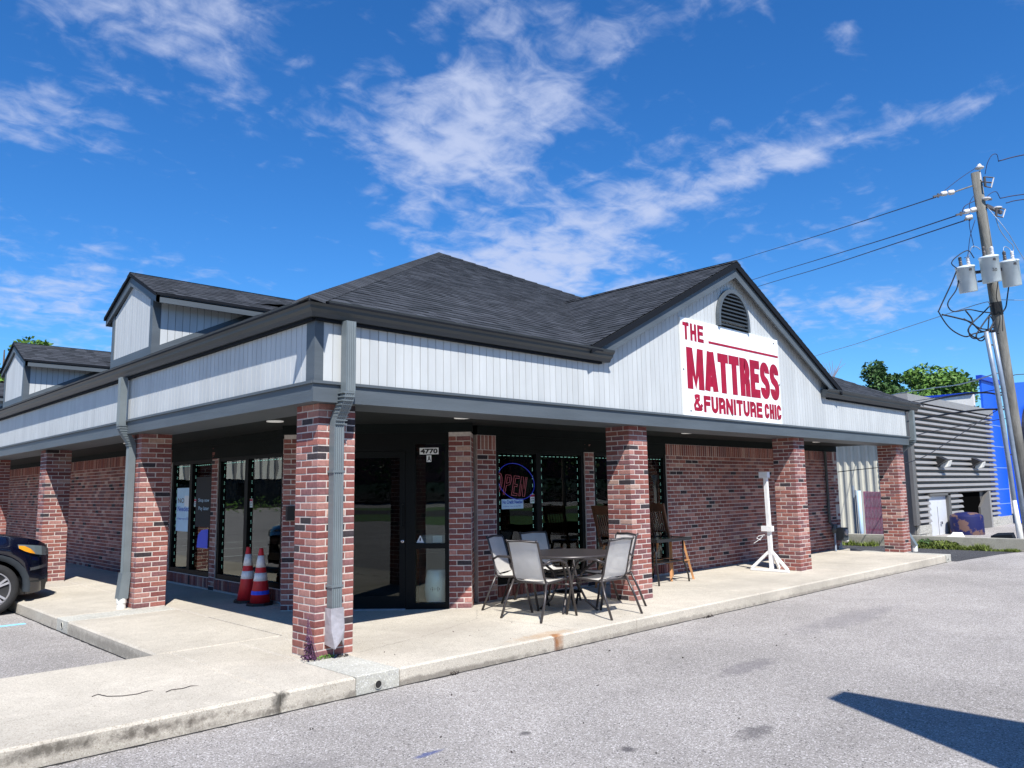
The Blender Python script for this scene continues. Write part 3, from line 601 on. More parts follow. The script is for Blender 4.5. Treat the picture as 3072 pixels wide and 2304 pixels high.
# siding boards, front (y) and left (x)
GX, GH, GP = 7.25, 3.5, 4.90     # gable centre, half width, peak height of siding
bw = .1016
def bmesh_board(b, x0, x1, z0, zt0, zt1, face='y'):
    t0, t1 = -.11, -.089; z0 -= random.choice((0, 0, .003, .006))
    if face == 'y': b.hexa([(x0, t0, z0), (x1, t0, z0), (x1, t1, z0), (x0, t1, z0), (x0, t0, zt0), (x1, t0, zt1), (x1, t1, zt1), (x0, t1, zt0)])
    else: b.hexa([(t0, x1, z0), (t0, x0, z0), (t1, x0, z0), (t1, x1, z0), (t0, x1, zt1), (t0, x0, zt0), (t1, x0, zt0), (t1, x1, zt1)])
sd = MB().box(-.1, -.0885, BT, 14.42, -.0882, BT+.02).build('front_siding', 'darktrim', store)
x = -.025; kb = 0
def gtop(x): return max(ST, GP-abs(x-GX)*.495) if 3.55 < x < 10.95 else ST
while x < 14.42:
    x1 = min(x+bw, 14.42); kb += 1; g = .0035 if kb % 12 else .0052
    b = MB()
    if x < GX < x1: bmesh_board(b, x+g, GX, BT+.012, gtop(x), gtop(GX)); bmesh_board(b, GX, x1-g, BT+.012, gtop(GX), gtop(x1))
    else: bmesh_board(b, x+g, x1-g, BT+.012, gtop(x+g), gtop(x1-g))
    b.build('board', 'white', sd); x += bw
b = MB(); b.prism([(3.7, -.087, ST), (10.8, -.087, ST), (GX, -.087, GP)], (0, .05, 0)); b.build('gable_backing', 'darktrim', store)
sl = MB().box(-.0885, 0, BT, -.0882, 24, BT+.02).build('side_siding', 'darktrim', store)
x = 0.03
while x < 24.2:
    b = MB(); bmesh_board(b, x+.0035, x+bw-.0035, BT+.012, ST, ST, 'x'); b.build('board', 'white', sl); x += bw
b = MB(); b.box(-.118, -.118, BT+.001, -.026, -.088, ST+.02); b.box(-.118, -.088, BT+.001, -.09, .03, ST+.02); b.build('corner_board', 'trim', store)
pbox(store, 'corner_board', 'trim', 14.42, -.118, BT+.001, 14.46, 2, ST+.02)
pbox(store, 'frieze_board', 'drip', -.13, -.16, ST+.001, 3.95, -.089, ST+.07); pbox(store, 'frieze_board', 'drip', 10.5, -.16, ST+.001, 14.6, -.089, ST+.07)
pbox(store, 'frieze_board', 'drip', -.16, -.13, ST+.0005, -.089, 24.3, ST+.0695)
# gutters (k-style profile), out = distance from the siding plane
KP = [(.02, .155), (.02, .012), (.075, .012), (.095, .05), (.125, .075), (.13, .10), (.155, .125), (.165, .155), (.155, .155), (.145, .13)]
def gutter(pts, z=ST+.0):
    b = MB(); vs = []; n = len(KP)
    for (fx, fy) in pts: vs += [Vector(fx(o))+Vector((0, 0, z+h)) for o, h in KP]
    return vs, n
def gut(name, ends):
    b = MB(); n = len(KP); vs = []
    for e in ends: vs += [e(o, z) for o, z in KP]
    b.add(vs, [(i*n+k, i*n+k+1, (i+1)*n+k+1, (i+1)*n+k) for i in range(len(ends)-1) for k in range(n-1)])
    b.add([e for e in vs[:n]], [tuple(range(n))]); b.add([e for e in vs[-n:]], [tuple(range(n))[::-1]])
    return b.build(name, 'gutter', store)
gz0 = ST+.015
gut('gutter', [lambda o, h: (4.08, -.11-o, gz0+h), lambda o, h: (-.11-o, -.11-o, gz0+h), lambda o, h: (-.11-o, 24.4, gz0+h)])
gut('gutter', [lambda o, h: (10.28, -.11-o, gz0+h), lambda o, h: (14.98, -.11-o, gz0+h)])
pbox(store, 'eave_soffit', 'drip', 14.46, -.13, ST+.03, 14.95, 20, ST+.12)
# ---- roof
EX0, EY0, EX1 = -.27, -.27, 14.95; HWID = (EX1-EX0)/2; PKX = EX0+HWID; PKY = EY0+HWID; PZ = RE+SLP*HWID
core = MB(); dz = .012
zq = lambda y: RE-dz+SLP*(y-EY0); YD = -.07
core.add([(EX0, EY0, RE-dz), (EX1, EY0, RE-dz), (PKX, PKY, PZ-dz), (PKX, 26, PZ-dz), (EX0, 26, RE-dz), (EX1, 26, RE-dz), (EX0+.2, YD, zq(YD)), (EX1-.2, YD, zq(YD)), (3.85, EY0, RE-dz), (3.85, YD, zq(YD)), (10.65, EY0, RE-dz), (10.65, YD, zq(YD))], [(6, 7, 2), (0, 8, 9, 6), (10, 1, 7, 11), (0, 2, 3, 4), (1, 5, 3, 2)])
core.build('roof_deck', 'sh2', store)
SHW = [.10, .14, .18, .24]; SHM = {}
for w in SHW:
    for mi in range(3):
        me = bpy.data.meshes.new('shingle'); me.from_pydata([(.001, 0, 0), (w-.001, 0, 0), (w-.001, .145, 0), (.001, .145, 0), (.001, 0, .011), (w-.001, 0, .011), (w-.001, .145, .003), (.001, .145, .003)], [], [(0, 1, 5, 4), (1, 2, 6, 5), (3, 0, 4, 7), (4, 5, 6, 7)])
        me.materials.append(M['sho%d' % mi]); SHM[w, mi] = me
def shingles(O, U, V, umin, umax, vmax, parent, nobj=0, seed=3, name='shingle_field', exp=.14, skip=None):
    rnd = random.Random(seed); O, U, V = Vector(O), Vector(U).normalized(), Vector(V).normalized(); N = U.cross(V).normalized()
    if N.z < 0: N = -N
    b = MB(); cnt = 0; v = 0; off = Vector((0, 0, 0)); q = parent
    while q is not None: off += q.location; q = q.parent
    while v < vmax:
        a, e = umin(v+exp), umax(v+exp)
        if e > a:
            u = a-rnd.random()*.2
            while u < e:
                w = rnd.choice(SHW); mi = rnd.choices((0, 1, 2), (45, 28, 27))[0]; u0, u1 = max(u, a), min(u+w, e); hi = rnd.choice((.007, .009, .011))
                if u1-u0 > .02 and not (skip and skip(O+U*(u0+u1)/2+V*v)):
                    if cnt < nobj:
                        o = bpy.data.objects.new('shingle', SHM[w, mi]); COL.objects.link(o); o.parent = parent
                        P = O+U*u0+V*v-off; X, Y, Z = U, V, N
                        o.matrix_local = Matrix(((X.x, Y.x, Z.x, P.x), (X.y, Y.y, Z.y, P.y), (X.z, Y.z, Z.z, P.z), (0, 0, 0, 1))) @ Matrix.Diagonal(((u1-u0)/w, 1, hi/.011, 1)); cnt += 1
                    else:
                        p = O+U*(u0+.001)+V*v; r = O+U*(u1-.001)+V*v; t = V*(exp+.004)
                        b.add([p, r, r+N*hi, p+N*hi, r+t+N*.002, p+t+N*.002], [(0, 1, 2, 3), (3, 2, 4, 5), (0, 3, 5), (1, 4, 2)], mi)
                u += w
        v += exp
    if b.v: b.build(name, ['sh0', 'sh1', 'sh2'], parent, kind='stuff')
cs = 1/math.sqrt(1+SLP**2); vt = HWID/cs
front = MB().box(EX0+.01, EY0+.001, RE-.03, 3.85, EY0+.02, RE-.013).build('front_roof_slope', 'drip', store)
shingles((EX0, EY0, RE), (1, 0, 0), (0, cs, SLP*cs), lambda v: v*cs, lambda v: EX1-EX0-v*cs, vt, front, 290, 3, skip=lambda p: 5.0-abs(p.x-7.25)*.49 > p.z+.06)
left = MB().box(EX0+.001, EY0+.01, RE-.03, EX0+.02, 26, RE-.013).build('left_roof_slope', 'drip', store)
shingles((EX0, 26, RE), (0, -1, 0), (cs, 0, SLP*cs), lambda v: 0, lambda v: 26-EY0-v*cs, vt, left, 0, 4)
# hip caps
def caps(P, Q, parent, w=.15, step=.13, lift=.010):
    P, Q = Vector(P), Vector(Q); d = (Q-P).normalized(); s = Vector((d.y, -d.x, 0)).normalized(); L = (Q-P).length; k = 0; drop = .055
    while k < L:
        a = P+d*k; e = P+d*(k+step+.02); up = Vector((0, 0, 1)); b = MB()
        b.add([a+up*(lift+.012), a+s*w-up*drop+up*(lift+.008), a-s*w-up*drop+up*(lift+.008), e+up*lift*.8, e+s*w-up*drop+up*.008, e-s*w-up*drop+up*.008, a, a+s*w-up*(drop+.004), a-s*w-up*(drop+.004)],
              [(0, 1, 4, 3), (0, 3, 5, 2), (0, 6, 7, 1), (0, 2, 8, 6)])
        o = b.build('hip_cap', random.choice(('sho0', 'sho1', 'sho0')), parent); k += step
hc = MB().tube([(PKX, PKY, PZ-.05), (PKX, PKY, PZ+.01)], .02, 6).build('hip_caps', 'sh0', store)
caps((EX0, EY0, RE), (PKX, PKY, PZ), hc); caps((EX1, EY0, RE), (PKX, PKY, PZ), hc, step=.3)
# cross gable on the front
GE, GPZ = 3.62, 5.0; GF = -.27; gs = (GPZ-3.225)/GE; gcs = 1/math.sqrt(1+gs*gs); gback = EY0+(GPZ-RE)/SLP
gr = MB(); 
gr.add([(GX, GF, GPZ-.014), (GX, gback, GPZ-.014), (GX-GE, GF, 3.211), (GX+GE, GF, 3.211), (GX-GE, EY0+.05, 3.211), (GX+GE, EY0+.05, 3.211)], [(0, 2, 4, 1), (0, 1, 5, 3)])
gable = gr.build('front_gable_roof', 'sh2', store)
gl = GE/gcs
def vback(v): z = GPZ-gs*(v*gcs); return max(0, (z-RE)/SLP)     # distance back along y until the main slope
shingles((GX-GE, GF, 3.225), (0, 1, 0), (gcs, 0, gs*gcs), lambda v: 0, lambda v: (3.225+v*gs*gcs-RE)/SLP+.05, gl, gable, 0, 5)
shingles((GX+GE, GF, 3.225), (0, 1, 0), (-gcs, 0, gs*gcs), lambda v: 0, lambda v: (3.225+v*gs*gcs-RE)/SLP+.05, gl, gable, 0, 6)
caps((GX, GF, GPZ), (GX, gback, GPZ), gable, w=.13, step=.3)
for sg in (-1, 1):
    b = MB(); p0 = Vector((GX, 0, GPZ-.016)); p1 = Vector((GX+sg*(GE), 0, 3.225-.016)); dv = (p1-p0).normalized(); nv = Vector((0, 0, -1))
    tq = ((p0.z-.24)-3.165)/((p0.z-.24)-(p1.z-.22)); xq = p0.x+(p1.x-p0.x)*tq
    b.prism([(p0.x, GF+.035, p0.z-.035), (p1.x-sg*.03, GF+.035, p1.z-.02), (p1.x-sg*.03, GF+.035, 3.165), (xq, GF+.035, 3.165), (p0.x, GF+.035, p0.z-.24)], (0, .03, 0)); b.build('rake_board', 'trim', store)
    b = MB(); b.prism([(p0.x, GF, p0.z), (p1.x, GF, p1.z), (p1.x, GF, p1.z-.085), (p0.x, GF, p0.z-.09)], (0, .034, 0)); b.build('drip_edge', 'drip', store)
    b = MB(); b.prism([(p0.x, GF+.066, p0.z-.06), (p1.x-sg*.22, GF+.066, p1.z+.06), (p1.x-sg*.22, GF+.066, p1.z+.035), (p0.x, GF+.066, p0.z-.085)], (0, .10, 0)); b.build('rake_soffit', 'trim', store)
# arched gable vent
vc, vr, vz = 7.27, .47, 4.04; gv_ = MB().box(vc-vr+.02, -.118, 3.925, vc+vr-.02, -.1105, 4.0)
vent = gv_.build('gable_vent', 'black', store)
b = MB(); n = 20; pts = [(vc+(vr)*math.cos(math.pi*k/n), vz+(vr+.05)*math.sin(math.pi*k/n)) for k in range(n+1)]
b.prism([(x, -.119, z) for x, z in pts], (0, .008, 0)); b.build('vent_back', 'black', vent)
pts = [(vc+vr, 3.925)]+pts+[(vc-vr, 3.925)]; b = MB(); ins = [(vc+(x-vc)*.89, vz+(z-vz)*.88 if z > vz else z) for x, z in pts]; n = len(pts)
b.add([(x, -.175, z) for x, z in pts]+[(x, -.175, z) for x, z in ins]+[(x, -.11, z) for x, z in pts]+[(x, -.12, z) for x, z in ins],
      [(i, i+1, n+i+1, n+i) for i in range(n-1)]+[(i, 2*n+i, 2*n+i+1, i+1) for i in range(n-1)]+[(n+i, n+i+1, 3*n+i+1, 3*n+i) for i in range(n-1)]); b.build('vent_frame', 'trim', vent, smooth=False)
z = 3.955
while z < vz+vr-.03:
    hw = vr*.88 if z < vz else vr*.88*math.sqrt(max(0, 1-((z-vz)/(vr+.05)/.95)**2))
    if hw > .06: b = MB(); b.hexa([(vc-hw, -.168, z-.012), (vc+hw, -.168, z-.012), (vc+hw, -.122, z+.03), (vc-hw, -.122, z+.03), (vc-hw, -.168, z+.004), (vc+hw, -.168, z+.004), (vc+hw, -.122, z+.044), (vc-hw, -.122, z+.044)]); b.build('vent_slat', 'gutter', vent)
    z += .062
# ---- dormers on the left slope
def dormer(yc, seed):
    fx = .10; hw = .835; z0 = RE+SLP*(fx-EX0); et = 4.21; pk = 4.70; ov = 1.06; rf = .055; ds = (pk-et)/ov; dcs = 1/math.sqrt(1+ds*ds)
    wt = et-.03
    m = MB(); m.prism([(fx+.012, yc-hw+.01, z0), (fx+.012, yc+hw-.01, z0), (fx+.012, yc+hw-.01, wt), (fx+.012, yc, wt+hw*ds), (fx+.012, yc-hw+.01, wt)], (.03, 0, 0)); dm = m.build('dormer', 'darktrim', store)
    y = yc-hw+.09
    while y < yc+hw-.09:
        y1 = min(y+bw, yc+hw-.09); t = lambda yy: wt-.05+(hw-abs(yy-yc))*ds
        b = MB(); a, e = y+.0035, y1-.0035; b.hexa([(fx, e, z0+.13), (fx, a, z0+.13), (fx+.011, a, z0+.13), (fx+.011, e, z0+.13), (fx, e, t(e)), (fx, a, t(a)), (fx+.011, a, t(a)), (fx+.011, e, t(e))]); b.build('board', 'white', dm); y += bw
    for s_ in (-1, 1):
        yb = yc+s_*hw; a, e = sorted((yb, yb-s_*.09)); b = MB(); b.box(fx-.012, a, z0-.02, fx+.01, e, wt+.02); b.box(fx-.012, min(yb, yb+s_*.012), z0-.02, fx+.10, max(yb, yb+s_*.012), wt+.02); b.build('corner_board', 'trim', dm)
        # cheek wall boards
        x = fx+.10
        while x < 2.2:
            x1 = x+bw; zb = RE+SLP*(x-EX0)+.09; zb1 = RE+SLP*(x1-EX0)+.09
            if zb < wt-.02:
                a, e = sorted((yb, yb+s_*.008)); b = MB(); b.hexa([(x+.003, a, zb), (x1-.003, a, zb1), (x1-.003, e, zb1), (x+.003, e, zb), (x+.003, a, wt), (x1-.003, a, max(wt, zb1+.001)), (x1-.003, e, max(wt, zb1+.001)), (x+.003, e, wt)])
                b.build('board', 'white', dm)
            x += bw
        a, e = sorted((yb-s_*.02, yb+s_*.014)); zf = lambda xx, h: RE+SLP*(xx-EX0)+h
        b = MB(); b.hexa([(fx, a, zf(fx, .0)), (1.78, a, zf(1.78, .0)), (1.78, e, zf(1.78, 0)), (fx, e, zf(fx, 0)), (fx, a, zf(fx, .10)), (1.78, a, zf(1.78, .10)), (1.78, e, zf(1.78, .10)), (fx, e, zf(fx, .10))]); b.build('skirt_board', 'trim', dm)
        a, e = sorted((yb-s_*.03, yb)); b = MB(); b.prism([(fx+.04, yb-s_*.004, zf(fx, .0)), (fx+.04, yb-s_*.004, wt), (2.2, yb-s_*.004, wt), (2.2, yb-s_*.004, zf(2.2, 0))], (0, -s_*.02, 0)); b.build('cheek_backing', 'darktrim', dm)
        # eave fascia and soffit
        ye = yc+s_*ov; xe = EX0+(et-RE)/SLP; a, e = sorted((ye, ye-s_*.02)); b = MB(); b.box(rf, a, et-.13, xe+.1, e, et-.03); b.build('eave_fascia', 'trim', dm)
        a, e = sorted((ye, yb)); b = MB(); b.box(rf+.02, a, et-.055, xe-.05, e, et-.04); b.build('eave_soffit', 'trim', dm)
        b = MB(); a, e = sorted((ye+s_*.015, ye-s_*.01)); b.box(rf-.01, a, et-.03, xe+.1, e, et); b.build('drip_edge', 'drip', dm)
        # rake
        b = MB(); b.prism([(rf, yc, pk-.05), (rf, ye, et-.03), (rf, ye, et-.13), (rf, yc, pk-.19)], (.044, 0, 0)); b.build('rake_board', 'trim', dm)
        b = MB(); b.prism([(rf-.03, yc, pk), (rf-.03, ye+s_*.015, et-.005), (rf-.03, ye+s_*.015, et-.045), (rf-.03, yc, pk-.045)], (.03, 0, 0)); b.build('drip_edge', 'drip', dm)
        vl = ov/dcs; fs_ = MB()
        fs_.add([(rf-.03, ye+s_*.015, et-.008), (EX0+(et-RE)/SLP, ye+s_*.015, et-.008), (EX0+(pk-RE)/SLP, yc, pk-.008), (rf-.03, yc, pk-.008)], [(0, 1, 2, 3)]); rp = fs_.build('dormer_roof', 'sh2', dm)
        b2 = dm
        O = (rf-.03, ye+s_*.015, et)
        rnd_nobj = 0
        shingles(O, (1, 0, 0), (0, -s_*dcs, ds*dcs), lambda v: 0, lambda v: EX0+(et+v*ds*dcs-RE)/SLP-rf+.30, vl, dm, 0, seed+(s_ > 0), 'shingle_field', .12)
    b = MB(); b.box(fx-.014, yc-hw, z0-.03, fx+.01, yc+hw, z0+.125); b.build('apron_board', 'trim', dm)
    return dm
for i, yc in enumerate((5.47, 12.55, 19.6)): dormer(yc, 70+i*3)
# roof vent pipe
b = MB(); b.lathe((9.35, 6.14, 5.8), [(.05, 0), (.05, .36), (.075, .37), (.08, .41), (.075, .45), (.04, .47)], 14); b.build('roof_vent', 'rust', store)
# ---- downspouts
def spout(path, name='downspout', w=.103, d=.09, m='spout', dirx=(1, 0, 0)):
    dx = Vector(dirx); b = MB(); vs = []; P = [Vector(p) for p in path]; out = dx.cross(Vector((0, 0, 1)))
    prof = [(-w/2, 0)]
    for k in range(7):
        a = -w/2+w*(k+.0)/7; prof += [(a+w*.02, d), (a+w*.09, d-.006)]
    prof = [(-w/2, -d/2), (-w/2, d/2)]+[(-w/2+w*(k/10), d/2+(.0 if k % 2 else -.007)) for k in range(1, 10)]+[(w/2, d/2), (w/2, -d/2)]
    n = len(prof)
    for i, p in enumerate(P):
        t = (P[min(i+1, len(P)-1)]-P[max(i-1, 0)]).normalized(); o = dx.cross(t).normalized()
        if o.dot(out) < 0: o = -o
        vs += [p+dx*a+o*c for a, c in prof]
    b.add(vs, [(i*n+k, i*n+(k+1) % n, (i+1)*n+(k+1) % n, (i+1)*n+k) for i in range(len(P)-1) for k in range(n)]+[tuple(range(n)), tuple(range((len(P)-1)*n, len(P)*n))[::-1]])
    return b.build(name, m, store)
def elbow(p0, p1, n=7):      # smooth offset curve between two points on vertical tangents
    p0, p1 = Vector(p0), Vector(p1); L = []
    for i in range(n+1):
        t = i/n; s = t*t*(3-2*t); L.append((p0.x+(p1.x-p0.x)*s, p0.y+(p1.y-p0.y)*s, p0.z+(p1.z-p0.z)*t))
    return L
s1 = spout([(.19, -.20, ST+.018)]+[(.19, -.20, 2.6)]+elbow((.19, -.20, 2.40), (.165, -.055, 2.08))+[(.165, -.055, .42)])
def crimps(p, z0, z1, y0, y1, w, n=9, ax='x'):
    b = MB()
    for i in range(n):
        t = i/(n-1); z = z0+(z1-z0)*t; s = t*t*(3-2*t); y = y0+(y1-y0)*s
        if ax == 'x': b.box(p-w/2-.004, y-.052, z-.006, p+w/2+.004, y+.05, z+.004)
        else: b.box(y-.052, p-w/2-.004, z-.006, y+.05, p+w/2+.004, z+.004)
    return b.build('crimped_elbow', 'spout', store)
crimps(.178, 2.38, 2.10, -.19, -.06, .115)
for z in (1.65, .62): pbox(store, 'spout_joint', 'spout', .165-.062, -.104, z, .165+.062, -.001, z+.02)
b = MB(); b.add([(.10, -.105, .44), (.23, -.105, .44), (.23, -.003, .44), (.10, -.003, .44), (.095, -.125, .26), (.235, -.12, .26), (.12, -.15, .09), (.20, -.13, .16), (.235, -.10, .10), (.235, -.003, .12), (.10, -.003, .12), (.165, -.14, .13)],
    [(0, 1, 5, 4), (4, 5, 8, 7, 11, 6), (0, 4, 6, 10, 3), (1, 2, 9, 8, 5)]); b.build('crushed_spout_boot', 'raw', store)
spout([(-.20, 4.78, ST+.018), (-.20, 4.78, 2.6)]+elbow((-.20, 4.78, 2.42), (-.055, 4.78, 2.12))+[(-.055, 4.78, .45)], dirx=(0, -1, 0)); crimps(4.78, 2.40, 2.14, -.19, -.06, .115, ax='y')
b = MB(); b.hexa([(-.15, 4.70, .13), (-.03, 4.70, .13), (-.03, 4.84, .13), (-.15, 4.84, .13), (-.11, 4.71, .46), (-.004, 4.71, .46), (-.004, 4.86, .46), (-.11, 4.86, .46)]); b.build('spout_boot', 'spout', store)
b = MB(); b.lathe((-.09, 4.76, 0), [(.055, 0), (.055, .07), (.062, .072), (.064, .13), (.055, .14)], 16); b.build('drain_pipe', 'pvc', store)
spout([(14.58, -.19, ST+.018), (14.58, -.19, 2.6)]+elbow((14.58, -.19, 2.42), (14.50, .10, 2.10))+[(14.50, .14, .4)]); crimps(14.54, 2.40, 2.12, -.18, .09, .115)
b = MB(); b.hexa([(14.46, -.10, .13), (14.60, -.10, .13), (14.60, .02, .13), (14.46, .02, .13), (14.44, .05, .42), (14.56, .05, .42), (14.56, .16, .42), (14.44, .16, .42)]); b.build('spout_boot', 'spout', store)
b = MB(); b.lathe((14.54, -.04, 0), [(.06, 0), (.06, .13), (.05, .14)], 16); b.build('drain_pipe', 'pvc', store)
# ---- recessed lights
for i, (x, y) in enumerate([(.78, 2.35), (2.36, .72), (7.15, .72), (11.85, .72), (.78, 7.4), (.78, 12)]):
    b = MB(); b.lathe((x, y, BZ+.033), [(.10, 0), (.10, .012)], 24); b.build('ceiling_light', 'lampw', store)
for i, (x, y) in enumerate([(6.0, .55), (8.7, .62), (10.6, .55)]): pbox(store, 'soffit_vent', 'soffit', x-.2, y-.05, BZ+.035, x+.2, y+.05, BZ+.044)
# boxes and keypad fixed to walls
kp = pbox(store, 'key_box', 'black', 1.20, 2.78, 1.12, 1.33, 2.83, 1.30)

# ------------------------------------------------------------ shop sign
sg = thing('shop_sign', 'large white board sign with crimson lettering on the front gable', 'sign', (7.25, -.13, 2.48))
SX0, SX1, SZ0, SZ1 = 5.79, 8.70, 2.485, 3.92
pbox(sg, 'board', 'signw', SX0, -.135, SZ0, SX1, -.112, SZ1)
X3, Z3 = (1, 0, 0), (0, 0, 1)
def arc(cx, cy, rx, ry, a0, a1, n=10): return [(cx+rx*math.cos(R(a0+(a1-a0)*k/n)), cy+ry*math.sin(R(a0+(a1-a0)*k/n))) for k in range(n+1)]
def glyph(c, w, h, t):
    l, r_, m, u = t/2, w-t/2, h/2, h-t/2; rx = (w-t)/2; cx = w/2; k = rx*1.05; b_ = t*.9
    if c == 'T': return [[(0, h-b_/2), (w, h-b_/2)], [(cx, 0), (cx, h)]]
    if c == 'H': return [[(l, 0), (l, h)], [(r_, 0), (r_, h)], [(l, m), (r_, m)]]
    if c == 'I': return [[(cx, 0), (cx, h)]]
    if c in 'EF': return [[(l, 0), (l, h)], [(l, h-b_/2), (w, h-b_/2)], [(l, m+t*.1), (w*.92, m+t*.1)]]+([[(l, b_/2), (w, b_/2)]] if c == 'E' else [])
    if c == 'N': return [[(l, 0), (l, h)], [(r_, 0), (r_, h)], [(l, h-t*.2), (r_, t*.2)]]
    if c == 'M': return [[(l, 0), (l, h)], [(r_, 0), (r_, h)], [(l+t*.1, h-t*.1), (cx, t*.35), (r_-t*.1, h-t*.1)]]
    if c == 'A': return [[(l*.95, 0), (cx-t*.12, h-.001)], [(w-l*.95, 0), (cx+t*.12, h-.001)], [(w*.25, h*.24), (w*.75, h*.24)]]
    if c == 'U': return [[(l, h)]+arc(cx, k+l, rx, k, 180, 360)+[(r_, h)]]
    if c == 'C': return [[(r_, h*.64), (r_, u-k)]+arc(cx, u-k, rx, k, 0, 180)[1:]+arc(cx, l+k, rx, k, 180, 360)+[(r_, h*.36)]]
    if c == 'S': q = (h-t)/4; return [[(r_, h*.70), (r_, u-q*.8)]+arc(cx, u-q*.8, rx, q*.8, 0, 180)[1:]+[(l, m+q*.75), (w*.33, m+q*.28), (w*.67, m-q*.28), (r_, m-q*.75)]+arc(cx, l+q*.8, rx, q*.8, 0, -180)+[(l, h*.30)]]
    if c == 'R': q = h*.25; return [[(l, 0), (l, h)], [(l, h-b_/2), (w*.5, h-b_/2)]+arc(w*.5, h-b_/2-q*.9, w*.5-t/2, q*.9, 90, -90)+[(l, h-b_/2-q*1.8)], [(w*.55, h*.5), (r_*.97, h*.40), (r_, h*.30), (r_, 0)]]
    if c == '&': return [[(w, h*.42), (w*.72, h*.12), (w*.42, t/2), (w*.15, h*.12), (w*.10, h*.32), (w*.25, h*.5), (w*.62, h*.70), (w*.62, h*.88), (w*.40, h-t/2), (w*.22, h*.86), (w*.24, h*.70)], [(w*.24, h*.70), (w*.6, h*.34), (w*.95, t*.3)]]
def st(txt, x, z, wd, h, t, gap, widths={}):
    tw = sum(widths.get(c, 1) for c in txt); u = (wd-gap*(len(txt)-1))/tw; px = x; dd = 0
    for c in txt:
        w = u*widths.get(c, 1); b = MB(); tt = t
        for line_ in glyph(c, w, h, tt):
            P = [Vector((p[0], 0, p[1])) for p in line_]; n = len(P); vs = []; y = -.1362-.0004*(dd % 5); dd += 1
            for i_ in range(n):
                d0 = (P[i_]-P[i_-1]).normalized() if i_ else None; d1 = (P[i_+1]-P[i_]).normalized() if i_ < n-1 else None
                d0 = d0 or d1; d1 = d1 or d0; nn = Vector((-(d0+d1).z, 0, (d0+d1).x)).normalized(); k = tt/2/max(.55, abs(nn.dot(Vector((-d1.z, 0, d1.x)))))
                for sg_ in (1, -1):
                    q = P[i_]+nn*k*sg_; vs.append((px+q.x, y, z+min(h, max(0, q.z))))
            b.add(vs, [(2*i_, 2*i_+1, 2*i_+3, 2*i_+2) for i_ in range(n-1)])
            b.add([(v[0], v[1]+.0003, v[2]) for v in vs], [(2*i_, 2*i_+2, 2*i_+3, 2*i_+1) for i_ in range(n-1)])
        b.build('letter', 'signr', sg); px += w+gap
st('THE', SX0+.05, 3.595, .55, .26, .058, .03); pbox(sg, 'stripe', 'signr', 6.52, -.1385, 3.61, 8.68, -.1355, 3.645)
st('MATTRESS', SX0+.115, 2.875, 2.76, .615, .148, .016, {'M': 1.45, 'A': 1.2}); st('&', SX0+.26, 2.56, .22, .25, .055, .02); st('FURNITURE', SX0+.52, 2.553, 1.74, .25, .066, .016, {'I': .38, 'N': 1.08}); st('CHIC', SX0+2.33, 2.553, .565, .25, .066, .016, {'I': .42})
for x in (SX0+.17, 7.1, SX1-.15):
    for z in (SZ0+.07, SZ1-.07):
        if x == 7.1 and z > 3: continue
        b = MB(); b.lathe((x, -.137, z), [(.014, 0), (.012, .006)], 10, (0, -1, 0)); b.build('screw', 'steel', sg)
for z in (3.15,):
    for x in (SX0+.03, SX1-.03): b = MB(); b.lathe((x, -.137, z), [(.014, 0), (.012, .006)], 10, (0, -1, 0)); b.build('screw', 'steel', sg)

# ------------------------------------------------------------ signs in windows and by the door
def plate(name, label, cat, O, X, w, h, m, t=.003):
    O, X = Vector(O), Vector(X).normalized(); N = X.cross(Vector((0, 0, 1))); o = thing(name, label, cat, O)
    b = MB(); z = Vector((0, 0, h)); b.hexa([O, O+X*w, O+X*w-N*t, O-N*t, O+z, O+X*w+z, O+X*w-N*t+z, O-N*t+z]); b.build('panel', m, o); return o, O+N*.0008
o, O = plate('number_sign', 'white strip reading 4770 on the sidelight above the entrance', 'number sign', A+D*1.462+Zv*1.935-Nn*.044, D, .245, .085, 'paperw')
fit_text('4770', o, 'digits', 'inkk', O+D*.012+Zv*.01, D, Z3, .221, .065, .045, .0005)
o, O = plate('number_sign', 'small white square with the letter A below the 4770 strip', 'number sign', A+D*1.552+Zv*1.838-Nn*.044, D, .062, .085, 'paperw')
fit_text('A', o, 'letter', 'inkk', O+D*.010+Zv*.010, D, Z3, .046, .068, .02, .0005)
o, O = plate('warning_sticker', 'white triangular security sticker on the sidelight by the door', 'sticker', A+D*1.425+Zv*.83-Nn*.044, D, .001, .001, 'paperw')
b = MB(); c = A+D*1.47+Zv*.815-Nn*.043; b.prism([c-D*.05, c+D*.05, c+Zv*.095], -Nn*.003); b.build('triangle', 'paperw', o)
b = MB(); c += Nn*.001; b.prism([c-D*.006+Zv*.022, c+D*.006+Zv*.022, c+D*.010+Zv*.05, c+Zv*.07, c-D*.010+Zv*.05], -Nn*.0005); b.build('bolt_mark', 'inkk', o)
gy = YW+.064
o, O = plate('credit_sign', 'pale blue No Credit Needed sticker low on the left front window', 'sign', (3.78, gy-.004, 1.20), X3, .42, .135, 'paperb')
fit_text('No Credit Needed', o, 'lettering', 'inkb', O+Vector((.015, 0, .07)), X3, Z3, .39, .052, .03, .0005); fit_text('A better way to say YES', o, 'small_print', 'inkb', O+Vector((.03, 0, .025)), X3, Z3, .34, .022, .0, .0005)
